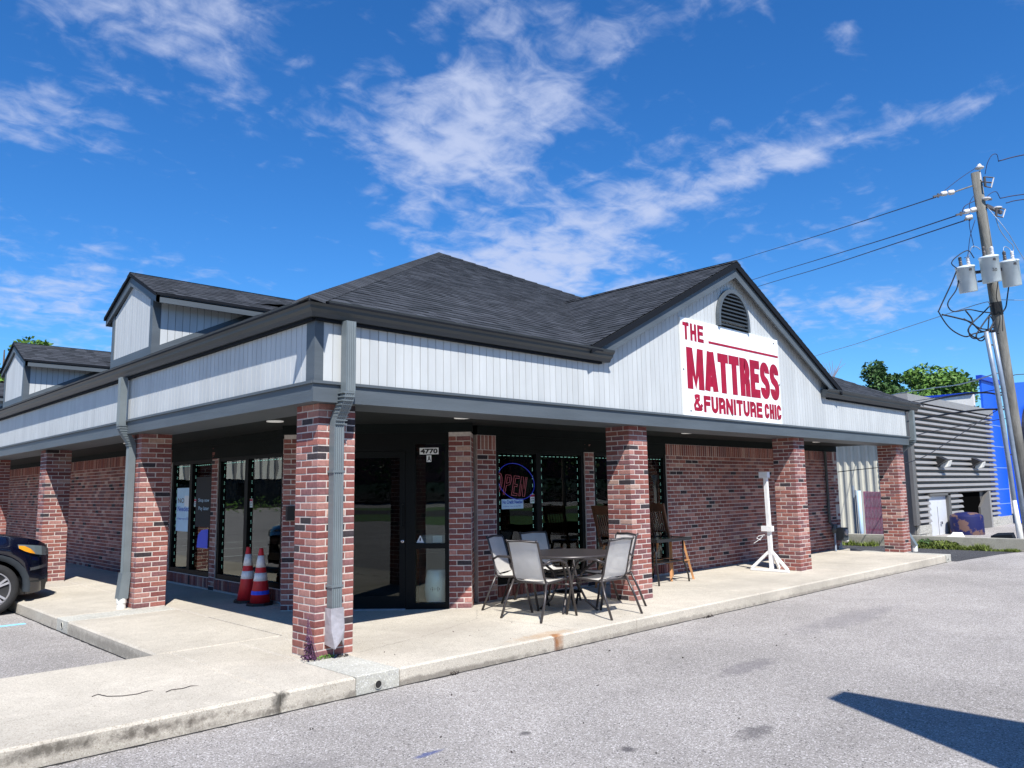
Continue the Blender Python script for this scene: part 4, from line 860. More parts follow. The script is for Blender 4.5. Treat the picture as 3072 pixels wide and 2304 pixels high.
def sticker(O, X, lab):
    o, O2 = plate('security_sticker', lab, 'sticker', O, X, .085, .125, 'paperw'); X = Vector(X)
    N = X.cross(Vector((0, 0, 1))); b = MB(); a = O2+Zv*.09; b.hexa([a, a+X*.085, a+X*.085-N*.001, a-N*.001, a+Zv*.03, a+X*.085+Zv*.03, a+X*.085-N*.001+Zv*.03, a-N*.001+Zv*.03]); b.build('red_band', 'inkr', o)
    for k in (.055, .02): fit_text('ALARM', o, 'lettering', 'inkk', O2+X*.01+Zv*k, X, Z3, .062, .02, .01, .0005)
sticker((4.345, gy-.004, 1.27), X3, 'small red and white sticker on the left front window mullion')
sticker((XW+.06, 6.585, 1.27), (0, -1, 0), 'small red and white sticker on the side window beyond the brick pier')
sticker((XW+.06, 4.58, 1.27), (0, -1, 0), 'small red and white sticker on the side window nearest the cones')
o, O = plate('pay_poster', 'dark poster with white Shop now Pay later text in the right front window', 'poster', (5.80, gy+.02, 1.02), X3, .62, .80, 'int')
fit_text('Shop now', o, 'lettering', 'paperw', O+Vector((.12, 0, .60)), X3, Z3, .40, .095, 0, .0005); fit_text('Pay later', o, 'lettering', 'paperw', O+Vector((.16, 0, .46)), X3, Z3, .36, .095, 0, .0005)
pbox(o, 'blue_patch', 'brightblue', 6.0, gy+.016, 1.05, 6.38, gy+.019, 1.22); fit_text('snap', o, 'lettering', 'paperb', (6.10, gy+.0155, 1.09), X3, Z3, .25, .08, 0, .0005)
Xl = (0, -1, 0)
o, O = plate('pay_poster', 'dark poster with blue Shop now Pay later text in the side window', 'poster', (XW+.0600, 6.52, .95), Xl, .62, .80, 'int')
fit_text('Shop now', o, 'lettering', 'paperb', O+Vector((0, -.10, .38)), Xl, Z3, .42, .075, 0, .0005); fit_text('Pay later', o, 'lettering', 'paperb', O+Vector((0, -.12, .25)), Xl, Z3, .40, .075, 0, .0005)
b = MB(); b.prism([(XW+.0565, 6.42, .62), (XW+.0565, 6.0, .62), (XW+.0565, 6.0, .92), (XW+.0565, 6.25, .90), (XW+.0565, 6.38, .82)], (.002, 0, 0)); b.build('blue_patch', 'brightblue', o)
o, O = plate('credit_poster', 'tall pale blue Needed poster in the far side window', 'poster', (XW+.0600, 7.32, .86), Xl, .60, .72, 'paperb')
fit_text('Needed', o, 'lettering', 'inkb', O+Vector((0, -.05, .33)), Xl, Z3, .48, .09, .02, .0005); fit_text('A better way to YES!', o, 'small_print', 'inkb', O+Vector((0, -.06, .18)), Xl, Z3, .46, .05, .0, .0005); fit_text('NO', o, 'lettering', 'rust', O+Vector((0, -.06, .47)), Xl, Z3, .26, .08, .01, .0005)
MB().box(XW+.0575, 6.74, 1.27, XW+.0590, 6.99, 1.45).build('white_card', 'paperw', o)
# OPEN neon sign
ng = thing('neon_sign', 'unlit OPEN neon sign with a blue oval in the left front window', 'sign', (4.05, gy+.06, 1.55))
b = MB(); b.tube([(4.09+.36*math.cos(a*math.pi/18)-.02, gy-.006, 1.58+.25*math.sin(a*math.pi/18)-.05*math.cos(a*math.pi/18)) for a in range(0, 37)], .005, 6, False); b.build('blue_oval', 'neonb', ng, smooth=True)
def neon(pts, name='letter'):
    b = MB(); b.tube([(x, gy-.010, z) for x, z in pts], .0045, 5); b.build(name, 'neonr', ng)
def lx(x, z, sx=3.66, sz=1.42, k=.28): return (sx+x*.95+z*.22, sz+z-x*.09)
def ell(cx, cz, rx, rz): return [lx(cx+rx*math.cos(t*math.pi/10), cz+rz*math.sin(t*math.pi/10)) for t in range(21)]
neon(ell(.02, .14, .075, .14)); neon(ell(.02, .14, .045, .11))
neon([lx(.15, 0), lx(.15, .27), lx(.25, .27), lx(.28, .22), lx(.26, .14), lx(.19, .12), lx(.18, 0), lx(.15, 0)]); neon([lx(.185, .15), lx(.185, .24), lx(.235, .24), lx(.245, .17), lx(.185, .15)])
neon([lx(.32, 0), lx(.32, .27), lx(.43, .27), lx(.43, .24), lx(.355, .24), lx(.355, .155), lx(.41, .155), lx(.41, .125), lx(.355, .125), lx(.355, .03), lx(.43, .03), lx(.43, 0), lx(.32, 0)])
neon([lx(.47, 0), lx(.47, .27), lx(.51, .27), lx(.56, .10), lx(.56, .27), lx(.59, .27), lx(.59, 0), lx(.55, 0), lx(.50, .17), lx(.50, 0), lx(.47, 0)])
# things inside the store
st_ = thing('garden_stool', 'white ceramic drum garden stool behind the sidelight glass', 'stool', tuple(A+D*1.655-Nn*.225))
b = MB(); c = st_.location; b.lathe(c+Zv*.012, [(.115, 0), (.12, .02), (.145, .12), (.155, .2), (.155, .25), (.145, .33), (.122, .43), (.115, .45), (.08, .455)], 28); b.build('body', 'ceram', st_, smooth=True)
for k in (-1, 1):
    cc = c+Nn*.152+D*k*.033+Zv*.235; b = MB()
    for a in range(4):
        an = a*math.pi/2; dx = math.cos(an)*.022; dz_ = math.sin(an)*.022; u = D if a % 2 else Zv; b.beam(cc+D*dx+Zv*dz_-u*.009, cc+D*dx+Zv*dz_+u*.009, .005, .012, Nn)
    b.beam(cc-D*.006, cc+D*.006, .012, .012, Zv); b.build('fretwork_hole', 'inkk', st_)
bx = thing('cardboard_box', 'grey box with a white label on the ledge behind the sidelight', 'box', tuple(A+D*1.62-Nn*.25+Zv*.80))
b = MB(); c = bx.location; q = [c-D*.17+Nn*.12, c+D*.17+Nn*.12, c+D*.17-Nn*.12, c-D*.17-Nn*.12]; b.hexa(q+[v+Zv*.10 for v in q]); b.build('carton', 'cardb', bx)
b = MB(); q = [c+D*.0+Nn*.122, c+D*.12+Nn*.122, c+D*.12+Nn*.121, c+Nn*.121]; b.hexa([v+Zv*.01 for v in q]+[v+Zv*.095 for v in q]); b.build('label_sheet', 'paperw', bx)
tb = thing('display_table', 'dark ledge table inside behind the sidelight', 'table', tuple(A+D*1.6-Nn*.3))
c = Vector(tb.location); b = MB(); q = [c-D*.25+Nn*.18, c+D*.25+Nn*.18, c+D*.25-Nn*.18, c-D*.25-Nn*.18]; b.hexa([v+Zv*.765 for v in q]+[v+Zv*.798 for v in q]); b.build('top', 'wood2', tb)
for s1_ in (-1, 1):
    for s2_ in (-1, 1): p = c+D*.22*s1_+Nn*.15*s2_; b = MB(); b.beam(p+Zv*.012, p+Zv*.764, .03, .03); b.build('leg', 'wood2', tb)
def drape(name, label, O, X, w, z0, z1, seed):
    rnd = random.Random(seed); O, X = Vector(O), Vector(X); N = X.cross(Vector((0, 0, 1))); nx, nz = 46, 8; vs = []
    ph = [rnd.uniform(0, 6) for _ in range(4)]
    for j in range(nz+1):
        for i in range(nx+1):
            t = i/nx; d = .02*math.sin(t*34+ph[0]+j*.2)+.012*math.sin(t*71+ph[1]); vs.append(O+X*w*t+Vector((0, 0, z0+(z1-z0)*j/nz+.02*math.sin(t*9+ph[2])))+N*d)
    b = MB(); b.add(vs, [(j*(nx+1)+i, j*(nx+1)+i+1, (j+1)*(nx+1)+i+1, (j+1)*(nx+1)+i) for j in range(nz) for i in range(nx)]); o = b.build(name, 'cloth', None, smooth=True); tag(o, label, 'cloth'); return o
drape('draped_cloth', 'pleated pale cloth hanging in the upper pane beside the cones', (XW+.11, 4.62, 1.42), (0, -1, 0), 1.0, 0, .48, 1).location = (0, 0, 0)
drape('draped_cloth', 'pleated pale cloth hanging in the upper pane of the window behind the brick pier', (XW+.11, 5.48, 1.42), (0, -1, 0), .78, 0, .50, 2)
drape('draped_cloth', 'short pale cloth panel in the far side window above the poster', (XW+.11, 7.35, 1.45), (0, -1, 0), .66, 0, .42, 3)
for i, (x, w, h, lab) in enumerate([(3.95, .55, .42, 'wrapped mattress set low behind the left front window, left half'), (4.62, .68, .45, 'wrapped mattress set low behind the left front window, right half'), (5.85, .9, .62, 'wrapped mattress behind the right front window beside the brick pier')]):
    b = MB(); b.box(x, YW+.25, .012, x+w, YW+.5, .2+h); o = b.build('wrapped_mattress', 'cloth', None); tag(o, lab, 'mattress')

# ------------------------------------------------------------ traffic cones
def cone(loc, label, tape):
    o = thing('traffic_cone', label, 'traffic cone', loc, R(12), 'traffic cones by the side window')
    x, y, z = loc; N_ = 6
    def rr(h): return .135-.108*h/.70
    b = MB(); b.lathe((x, y, z+.03), [(rr(0), 0), (rr(.23), .23)], N_); b.lathe((x, y, z+.26), [(rr(.35), .12), (rr(.40), .17)], 20)
    b = MB(); b.lathe((x, y, z+.03), [(rr(0), 0), (rr(.28), .28), (rr(.40), .40), (rr(.46), .46), (rr(.58), .58), (.026, .70), (.024, .71)], 12); b.build('cone_body', 'coneor', o, smooth=R(30))
    b = MB(); b.lathe((x, y, z+.03), [(rr(.28)+.002, .285), (rr(.39)+.002, .39)], 12); b.build('reflective_band', 'conewh', o, smooth=R(30))
    b = MB(); b.lathe((x, y, z+.03), [(rr(.46)+.002, .46), (rr(.615)+.002, .615)], 12); b.build('reflective_band', 'conewh', o, smooth=R(30))
    b = MB(); b.prism([(x+.18*math.cos(k*math.pi/4+.39), y+.18*math.sin(k*math.pi/4+.39), z) for k in range(8)], (0, 0, .035)); b.build('base', 'black', o)
    if tape: b = MB(); b.lathe((x, y, z+.03), [(rr(.11)+.003, .11), (rr(.16)+.003, .16)], 12); b.build('blue_tape', 'brightblue', o)
cone((1.30, 4.04, 0), 'orange traffic cone without blue tape, left of the pair', False)
cone((1.29, 3.64, 0), 'orange traffic cone with a blue tape band, right of the pair', True)

# ------------------------------------------------------------ patio furniture
def make_chair():
    o = thing('patio_chair', 'x', 'chair'); W2 = .265
    # frame: side rails run from the back top down and forward; seat at z .41
    side = [(-.30, .89), (-.275, .86), (-.215, .66), (-.175, .48), (-.145, .425), (-.10, .405), (.10, .415), (.24, .43), (.27, .415)]   # (y, z): y is forward
    for s_ in (-1, 1):
        b = MB(); b.tube([(s_*W2*.86, y, z) for y, z in side], .0125, 8); b.build('side_rail', 'chairmetal', o, smooth='full')
        b = MB(); b.tube([(s_*(W2*.93), -.155, .43), (s_*(W2+.02), -.24, .22), (s_*(W2+.035), -.33, 0)], .0145, 8); b.build('leg', 'chairmetal', o, smooth='full')
        b = MB(); b.tube([(s_*W2*.90, -.205, .615), (s_*(W2+.02), -.12, .655), (s_*(W2+.035), .03, .655), (s_*(W2+.035), .13, .62), (s_*(W2+.03), .20, .52), (s_*(W2+.025), .25, .34), (s_*(W2+.025), .33, 0)], .0145, 8); b.build('arm_leg', 'chairmetal', o, smooth='full')
    b = MB(); b.tube([(-W2*.9, .27, .412), (W2*.9, .27, .412)], .012, 8); b.tube([(-W2, -.15, .405), (W2, -.15, .405)], .012, 8); b.tube([(-W2-.02, .245, .36), (W2+.02, .245, .36)], .01, 8); b.build('cross_bar', 'chairmetal', o, smooth='full')
    b = MB(); b.tube([(-W2*.86, -.285, .872), (0, -.30, .885), (W2*.86, -.285, .872)], .0125, 8); b.build('top_bar', 'chairmetal', o, smooth='full')
    def sl(pts, name):
        nx = 8; vs = []
        for y, z in pts:
            for i in range(nx+1):
                t = i/nx*2-1; vs.append((t*W2*.84, y, z-.018*(1-t*t)*(1 if name == 'seat' else 0)))
            if name != 'seat':
                for i in range(nx+1): 
                    t = i/nx*2-1; vs[-(nx+1)+i] = (t*W2*.84, y-.012*(1-t*t), z)
        b = MB(); b.add(vs, [(j*(nx+1)+i, j*(nx+1)+i+1, (j+1)*(nx+1)+i+1, (j+1)*(nx+1)+i) for j in range(len(pts)-1) for i in range(nx)]); b.build(name, 'sling', o, smooth='full')
    sl([(-.30, .885), (-.27, .85), (-.215, .66), (-.175, .485), (-.150, .44)], 'backrest'); sl([(-.150, .44), (-.12, .417), (-.05, .408), (.10, .417), (.24, .433), (.265, .42)], 'seat')
    return o
ch = make_chair()
CH = [((2.98, .10), -90+4, 'nearest-left mesh chair, its bare back turned to the corner pillar'), ((3.62, -.34), 3, 'mesh chair nearest the curb, showing a curved shadow on its back'), ((4.22, .05), 72, 'mesh chair hard against the second pillar, seen edge-on with a bright back'), ((4.05, .98), 174, 'shaded mesh chair against the front window, facing the camera'), ((3.29, .80), -157, 'mesh chair against the entrance pilaster, half in shade')]
for i, ((x, y), rz, lab) in enumerate(CH):
    c = ch if i == 0 else copy_tree(ch); c.location = (x, y, 0); c.rotation_euler = (0, 0, R(rz)); c['label'] = lab; c['group'] = 'patio chairs round the glass table'
tx, ty = 3.60, .20
t = thing('patio_table', 'round dark glass patio table with metal rim among five mesh chairs', 'table', (tx, ty, 0))
b = MB(); b.lathe((tx, ty, .675), [(.0, 0), (.57, 0), (.57, .008), (.0, .008)], 48); b.build('glass_top', 'tglass', t)
b = MB(); b.lathe((tx, ty, .655), [(.565, 0), (.595, .0), (.605, .012), (.603, .026), (.59, .036), (.567, .036)], 48); b.build('rim', 'chairmetal', t, smooth=R(40))
b = MB(); b.lathe((tx, ty, .684), [(.014, 0), (.028, .001), (.028, .005), (.016, .006)], 16); b.build('umbrella_ring', 'raw', t)
for k in range(4):
    a = k*math.pi/2+.55; ca, sa = math.cos(a), math.sin(a); b = MB(); b.tube([(tx+.50*ca, ty+.50*sa, .655), (tx+.40*ca, ty+.40*sa, .63), (tx+.17*ca, ty+.17*sa, .45), (tx+.13*ca, ty+.13*sa, .30), (tx+.22*ca, ty+.22*sa, .12), (tx+.36*ca, ty+.36*sa, 0)], .015, 8); b.build('leg', 'chairmetal', t, smooth='full')
b = MB(); b.lathe((tx, ty, .21), [(.17, 0), (.175, .012), (.15, .02), (.15, .0)], 24); b.build('ring_shelf', 'chairmetal', t)
# square table behind second pillar
qx, qy = 6.15, 1.02
t = thing('square_table', 'square black-edged patio table behind the second pillar', 'table', (qx, qy, 0))
b = MB(); b.box(6.05, .62, .655, 6.93, 1.35, .68); t_ = b.build('top_panel', 'tglass', t); b = MB()
for a in [((6.03, .60), (6.95, .62)), ((6.03, 1.35), (6.95, 1.37)), ((6.03, .62), (6.05, 1.35)), ((6.93, .62), (6.95, 1.35))]: b.box(a[0][0], a[0][1], .645, a[1][0], a[1][1], .69)
b.build('edge_band', 'black', t)
for (x, y, ox, oy) in [(6.13, .70, .05, .0), (6.85, .70, .13, 0), (6.13, 1.28, 0, .05), (6.85, 1.28, .1, .08)]:
    b = MB(); b.tube([(x, y, .645), (x-.03*(ox > 0)*0, y, .32), (x+ox*.3, y+oy*.3, .26), (x+ox*.9, y+oy*.9, .10), (x+ox, y+oy, 0)], .014, 8); b.build('leg', 'black', t, smooth='full')
b = MB()
for p, q in [((6.13, .70), (6.85, .70)), ((6.13, 1.28), (6.85, 1.28)), ((6.13, .70), (6.13, 1.28)), ((6.85, .70), (6.85, 1.28))]: b.tube([(*p, .33), (*q, .33)], .010, 6)
b.build('stretcher', 'black', t)
def stool(loc, rz, label):
    o = thing('wooden_stool', label, 'stool', (0, 0, 0), 0, 'wooden slat-back stools')
    sh = .62
    for sx in (-1, 1):
        b = MB(); b.beam((sx*.14, .13, sh), (sx*.24, .24, 0), .04, .035); b.build('leg', 'wood', o)
        b = MB(); b.beam((sx*.14, -.13, sh), (sx*.24, -.24, 0), .04, .035); b.build('leg', 'wood', o)
        b = MB(); b.beam((sx*.17, -.16, sh-.02), (sx*.185, -.30, 1.19), .032, .03); b.build('back_post', 'wood2', o)
    b = MB(); b.lathe((0, 0, sh), [(.19, 0), (.21, .012), (.21, .03), (.19, .045)], 24); b.build('seat', 'wood2', o)
    b = MB(); b.tube([(-.20, .2, .27), (.20, .2, .27)], .013, 8); b.build('rung', 'wood', o); b = MB(); b.tube([(-.20, -.2, .27), (.20, -.2, .27)], .013, 8); b.build('rung', 'wood', o)
    for s_ in (-1, 1): b = MB(); b.tube([(s_*.205, -.2, .30), (s_*.205, .2, .30)], .013, 8); b.build('rung', 'wood', o)
    b = MB(); b.hexa([(-.20, -.285, 1.08), (.20, -.285, 1.08), (.20, -.262, 1.08), (-.20, -.262, 1.08), (-.205, -.315, 1.21), (.205, -.315, 1.21), (.205, -.29, 1.21), (-.205, -.29, 1.21)]); b.build('top_rail', 'wood2', o)
    b = MB(); b.beam((-.175, -.195, .76), (.175, -.195, .76), .03, .02); b.build('lower_rail', 'wood2', o)
    for k in range(7): xk = -.135+k*.045; b = MB(); b.beam((xk, -.197, .77), (xk*1.1, -.278, 1.09), .016, .014); b.build('slat', 'wood2', o)
    o.location = loc; o.rotation_euler = (0, 0, rz); return o
stool((7.08, 1.09, 0), R(-102), 'wooden slat-back stool right of the second pillar at the square table'); stool((5.64, 1.04, 0), R(-100), 'wooden slat-back stool left of the second pillar, mostly hidden')

# ------------------------------------------------------------ white timber stand
s = thing('sign_post_stand', 'white painted timber T-post stand leaning by the third pillar', 'post stand', (9.10, .40, 0))
b = MB(); b.beam((9.06, .40, .0), (9.02, .40, 1.68), .06, .06, (0, 1, 0)); b.build('post', 'white2', s)
pbox(s, 'head_block', 'white2', 8.97, .34, 1.60, 9.06, .50, 1.70); pbox(s, 'mid_block', 'white2', 8.985, .33, .68, 9.08, .52, .77)
b = MB(); b.beam((9.0, .06, .025), (9.0, .76, .025), .045, .04); b.build('foot_bar', 'white2', s)
for q_ in ((9.0, .08, .045), (9.0, .74, .045)): b = MB(); b.beam(q_, (9.05, .40, .36), .045, .035, (1, 0, 0)); b.build('brace', 'white2', s)
b = MB(); b.beam((9.32, .40, .03), (9.08, .40, .34), .045, .035, (0, 1, 0)); b.build('brace', 'white2', s)
b = MB(); b.tube([(8.99, .46, .62), (8.97, .56, .60), (8.96, .60, .56), (8.97, .54, .53), (8.98, .49, .60), (8.97, .58, .52), (8.96, .66, .47)], .006, 6); b.build('tied_cord', 'white2', s)

# ------------------------------------------------------------ gas meter on the wall
g = thing('gas_meter', 'dark gas meter with riser pipe on the brick wall past the third pillar', 'gas meter', (13.9, 1.4, 0))
b = MB(); b.tube([(13.75, YW-.06, 2.2), (13.75, YW-.06, .62), (13.78, YW-.12, .55), (13.9, YW-.14, .55)], .032, 10); b.build('riser_pipe', 'gasgrey', g)
b = MB(); b.box(13.88, YW-.30, .22, 14.12, YW-.12, .50); b.build('meter_body', 'gasgrey', g); b = MB(); b.lathe((14.0, YW-.30, .40), [(.07, 0), (.07, .03), (.05, .035)], 16, (0, -1, 0)); b.build('dial', 'raw', g)
b = MB(); b.lathe((13.72, YW-.16, .47), [(.02, -.05), (.085, -.02), (.085, .02), (.02, .05)], 18, (0, 1, 0)); b.build('regulator', 'gasgrey', g); b = MB(); b.tube([(13.76, YW-.16, .47), (13.74, YW-.16, .25), (13.66, YW-.2, 0)], .022, 8); b.build('supply_pipe', 'galv', g)
b = MB(); b.lathe((14.22, YW-.2, .16), [(.03, 0), (.06, .03), (.062, .12), (.03, .17), (.015, .2)], 16); b.build('white_cap', 'pvc', g)

# ------------------------------------------------------------ navy SUV nosed up to the curb
def suv():
    o = thing('parked_suv', 'dark navy compact SUV nosed over the curb at the left edge', 'car', (-1.23, 7.44, -.15)); yc, hw, gz_ = 7.44, .90, -.15
    wx, wr = -1.23, .355; rear = wx-2.62; x0 = -.42
    def prof(x):   # (z_bottom, z_shoulder, z_top, hw_bottom, hw_shoulder, hw_top) above the road
        d = x0-x
        P = [(0, .36, .66, .82, .42, .40), (.06, .30, .74, .93, .58, .5), (.17, .26, .82, .99, .74, .60), (.35, .25, .90, 1.035, .85, .68), (.60, .25, .955, 1.07, .895, .74), (1.1, .25, .99, 1.10, .905, .78), (1.45, .25, 1.0, 1.14, .905, .78), (1.75, .25, 1.01, 1.36, .905, .74), (2.15, .25, 1.02, 1.60, .905, .66), (2.6, .25, 1.03, 1.655, .905, .64), (3.4, .25, 1.04, 1.64, .905, .64), (4.0, .25, 1.06, 1.56, .89, .62), (4.25, .28, 1.07, 1.35, .86, .66), (4.4, .36, 1.0, 1.10, .80, .66)]
        for i in range(len(P)-1):
            if P[i][0] <= d <= P[i+1][0]:
                t = (d-P[i][0])/(P[i+1][0]-P[i][0]); return [P[i][k]+(P[i+1][k]-P[i][k])*t for k in range(1, 6)]
        return P[-1][1:]
    xs_ = []; d = 0
    while d < 4.4: xs_.append(x0-d); d += .04 if d < 1.6 else .07
    xs_.append(x0-4.4); rows = []
    for x in xs_:
        zb, zs, zt, hs_, ht = prof(x)
        for cx in (wx, rear):
            if abs(x-cx) < wr+.07: zb = max(zb, (wr)+math.sqrt((wr+.07)**2-(x-cx)**2))
        pts = [(hs_*.94, zb), (hs_*.985, zb+(zs-zb)*.25), (hs_*1.0, zb+(zs-zb)*.55), (hs_*.995, zb+(zs-zb)*.82), (hs_*.97, zs), (hs_*.90+(ht-hs_*.9)*.3, zs+(zt-zs)*.55), (ht, zt-.012), (ht*.6, zt+.010), (0, zt+.02)]
        rows.append([(x, yc-a, gz_+z) for a, z in pts]+[(x, yc+a, gz_+z) for a, z in pts[-2::-1]])
    b = MB(); n = len(rows[0]); b.add([p for r in rows for p in r], [(i*n+k, i*n+k+1, (i+1)*n+k+1, (i+1)*n+k) for i in range(len(rows)-1) for k in range(n-1)]+[tuple(range(n)), tuple(range((len(rows)-1)*n, len(rows)*n))[::-1]])
    b.build('body', 'suv', o, smooth=R(35))
    b = MB(); b.box(rear-.7, yc-hw*.78, gz_+.24, x0-.25, yc+hw*.78, gz_+.5); b.build('underbody', 'black', o)
    for sy in (-1, 1):
        for cx in (wx, rear):
            y0 = yc+sy*.905; b = MB(); m = 14
            vs = []
            for k in range(m+1):
                a = R(-8)+R(196)*k/m; ca, sa = math.cos(a), math.sin(a); vs += [(cx+(wr+.05)*ca, y0+sy*.012, gz_+wr+(wr+.05)*sa), (cx+(wr+.13)*ca, y0+sy*.004, gz_+wr+(wr+.125)*sa), (cx+(wr+.05)*ca, y0-sy*.1, gz_+wr+(wr+.05)*sa)]
            b.add(vs, [(3*k, 3*k+3, 3*k+4, 3*k+1) for k in range(m)]+[(3*k, 3*k+2, 3*k+5, 3*k+3) for k in range(m)]); b.build('wheel_arch', 'cladding', o, smooth=R(40))
            w = MB(); w.lathe((cx, y0-sy*.20, gz_+wr), [(wr-.10, 0), (wr-.02, .0), (wr, .03), (wr, .17), (wr-.025, .205), (wr-.10, .21), (wr-.11, .19)], 40, (0, sy, 0)); wh = w.build('wheel', 'tyre', o, smooth=R(35))
            r = MB(); r.lathe((cx, y0-sy*.03, gz_+wr), [(.245, 0), (.25, .03), (.235, .036), (.225, .0)], 36, (0, sy, 0)); r.lathe((cx, y0-sy*.02, gz_+wr), [(.05, 0), (.05, .025), (.03, .03)], 16, (0, sy, 0))
            for k in range(5):
                a = k*2*math.pi/5+.5
                for da in (-.13, .13): r.beam((cx+.04*math.cos(a), y0-sy*.01, gz_+wr+.04*math.sin(a)), (cx+.232*math.cos(a+da), y0-sy*.005, gz_+wr+.232*math.sin(a+da)), .028, .03, (0, 1, 0))
            r.build('rim', 'rim', wh)
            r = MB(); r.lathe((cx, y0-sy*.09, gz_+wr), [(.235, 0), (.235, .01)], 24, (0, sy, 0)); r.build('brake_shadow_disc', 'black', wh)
        # headlight following the corner
        y0 = yc+sy*1.0
        def sp(x, f, out=.008):   # point on the flank at station x, height z
            zb, zs, zt, hs_, ht = prof(x); return hs_
        hl = MB(); L1 = []
        for x, za, zb_ in [(-.47, .735, .84), (-.53, .735, .865), (-.60, .745, .885), (-.70, .765, .90), (-.82, .80, .915), (-.93, .865, .925)]:
            w_ = sp(x, 0)*.992+.012; L1 += [(x+.012, yc+sy*w_, gz_+za+.04), (x+.006, yc+sy*(w_*.975), gz_+zb_+.03)]
        hl.add(L1, [(2*k, 2*k+2, 2*k+3, 2*k+1) for k in range(5)]); h = hl.build('headlight', 'lens', o)
        am = MB(); L1 = []
        for x, za, zb_ in [(-.70, .77, .80), (-.76, .785, .85), (-.84, .815, .895), (-.92, .86, .905)]:
            w_ = sp(x, 0)*.992+.017; L1 += [(x+.012, yc+sy*w_, gz_+za+.04), (x+.006, yc+sy*(w_*.98), gz_+zb_+.035)]
        am.add(L1, [(2*k, 2*k+2, 2*k+3, 2*k+1) for k in range(3)]); am.build('indicator', 'amber', h)
        tr = MB(); L1 = []
        for x, z_ in [(-.49, .63), (-.55, .625), (-.62, .615), (-.70, .605), (-.76, .60)]:
            w_ = sp(x, 0)+.012; L1 += [(x+.01, yc+sy*w_, gz_+z_-.022), (x+.01, yc+sy*w_, gz_+z_+.022)]
        tr.add(L1, [(2*k, 2*k+2, 2*k+3, 2*k+1) for k in range(4)]); tr.build('fog_trim', 'chrome', o)
        ck = MB(); L1 = []
        for x in (-.48, -.55, -.62, -.70, -.78):
            w_ = sp(x, 0)*.97+.012; L1 += [(x+.01, yc+sy*(w_*.93), gz_+.27), (x+.012, yc+sy*w_, gz_+.43)]
        ck.add(L1, [(2*k, 2*k+2, 2*k+3, 2*k+1) for k in range(4)]); ck.build('bumper_cladding', 'cladding', o)
        gl_ = MB(); gl_.add([(x0-1.75, yc+sy*.80, gz_+1.07), (x0-2.2, yc+sy*.72, gz_+1.5), (x0-3.9, yc+sy*.72, gz_+1.48), (x0-4.0, yc+sy*.86, gz_+1.09)], [(0, 1, 2, 3)]); gl_.build('side_glass', 'cglass', o)
        mi = MB(); mi.box(x0-1.75, yc+sy*.93-.06, gz_+1.02, x0-1.60, yc+sy*.93+.08, gz_+1.17); mi.build('door_mirror', 'suv', o)
    g_ = MB(); g_.box(x0-.02, yc-.36, gz_+.66, x0+.012, yc+.36, gz_+.80); g_.build('grille', 'black', o); g_ = MB(); g_.box(x0-.02, yc-.40, gz_+.36, x0+.012, yc+.40, gz_+.50); g_.build('lower_grille', 'black', o)
    ws = MB(); ws.add([(x0-1.48, yc-.76, gz_+1.16), (x0-1.48, yc+.76, gz_+1.16), (x0-2.12, yc+.63, gz_+1.605), (x0-2.12, yc-.63, gz_+1.605)], [(0, 1, 2, 3)]); ws.build('windscreen', 'cglass', o)
suv()

# ------------------------------------------------------------ plants and litter near the corner pillar
def leaves(b, c, r, n, size, rnd, flat=1.0, mi=0):
    for _ in range(n):
        a = rnd.uniform(0, 6.28); u = rnd.uniform(-1, 1); q = rnd.random()**.33; s = math.sqrt(1-u*u)
        p = Vector((c[0]+r[0]*q*s*math.cos(a), c[1]+r[1]*q*s*math.sin(a), c[2]+r[2]*q*u)); d = Vector((rnd.uniform(-1, 1), rnd.uniform(-1, 1), rnd.uniform(-.6, .9))).normalized(); e = d.orthogonal().normalized()
        e = (e*math.cos(a)+d.cross(e)*math.sin(a)); sz = size*rnd.uniform(.6, 1.3); b.add([p-d*sz, p+e*sz*.5, p+d*sz, p-e*sz*.5], [(0, 1, 2, 3)], mi)
rnd = random.Random(2)
w = thing('purple_weed', 'purple weed growing at the foot of the corner pillar', 'weed', (.0, .03, 0))
b = MB()
for k in range(5): b.tube([(-.02+k*.008, .05-k*.03, 0), (-.03, .06-k*.025, .15), (-.03-.01*k, .08-k*.02, .26+.03*k)], .003, 4)
b.build('stem', 'leafp', w)
b = MB(); leaves(b, (-.035, .045, .10), (.03, .055, .10), 120, .014, rnd); leaves(b, (-.04, .02, .02), (.06, .11, .02), 90, .015, rnd); leaves(b, (-.03, .07, .25), (.02, .03, .06), 16, .010, rnd); b.build('leaves', 'leafp', w)
b = MB(); leaves(b, (.10, -.03, .015), (.09, .03, .018), 110, .012, rnd); o = b.build('green_weed', 'leaf1', None); tag(o, 'small green moss weed under the crushed downspout boot', 'weed')
b = MB(); leaves(b, (.24, -.06, .01), (.07, .05, .01), 60, .012, rnd); o = b.build('leaf_litter', 'twig', None, kind='stuff')
for (pts, lab) in [([(-1.78, .10, .004), (-1.73, .13, .006), (-1.70, .02, .005), (-1.62, -.06, .006), (-1.52, -.08, .005), (-1.44, -.05, .006), (-1.40, -.06, .004)], 'long dry twig on the walk, left of two'), ([(-1.35, -.18, .004), (-1.30, -.15, .006), (-1.22, -.17, .005), (-1.15, -.14, .006), (-1.10, -.17, .004)], 'short dry twig on the walk, right of two')]:
    b = MB(); b.tube(pts, [.003]*(len(pts)-1)+[.001], 5); o = b.build('twig', 'twig', None); tag(o, lab, 'twig')
b = MB()
for _ in range(26): x, y = rnd.uniform(-1.5, 6), rnd.uniform(-3.9, -1.2); leaves(b, (x, y, -.144), (.012, .012, .001), 2, .012, rnd)
for _ in range(14): x, y = rnd.uniform(-.7, 6), rnd.uniform(-.7, .5); leaves(b, (x, y, .004), (.008, .008, .001), 1, .010, rnd)
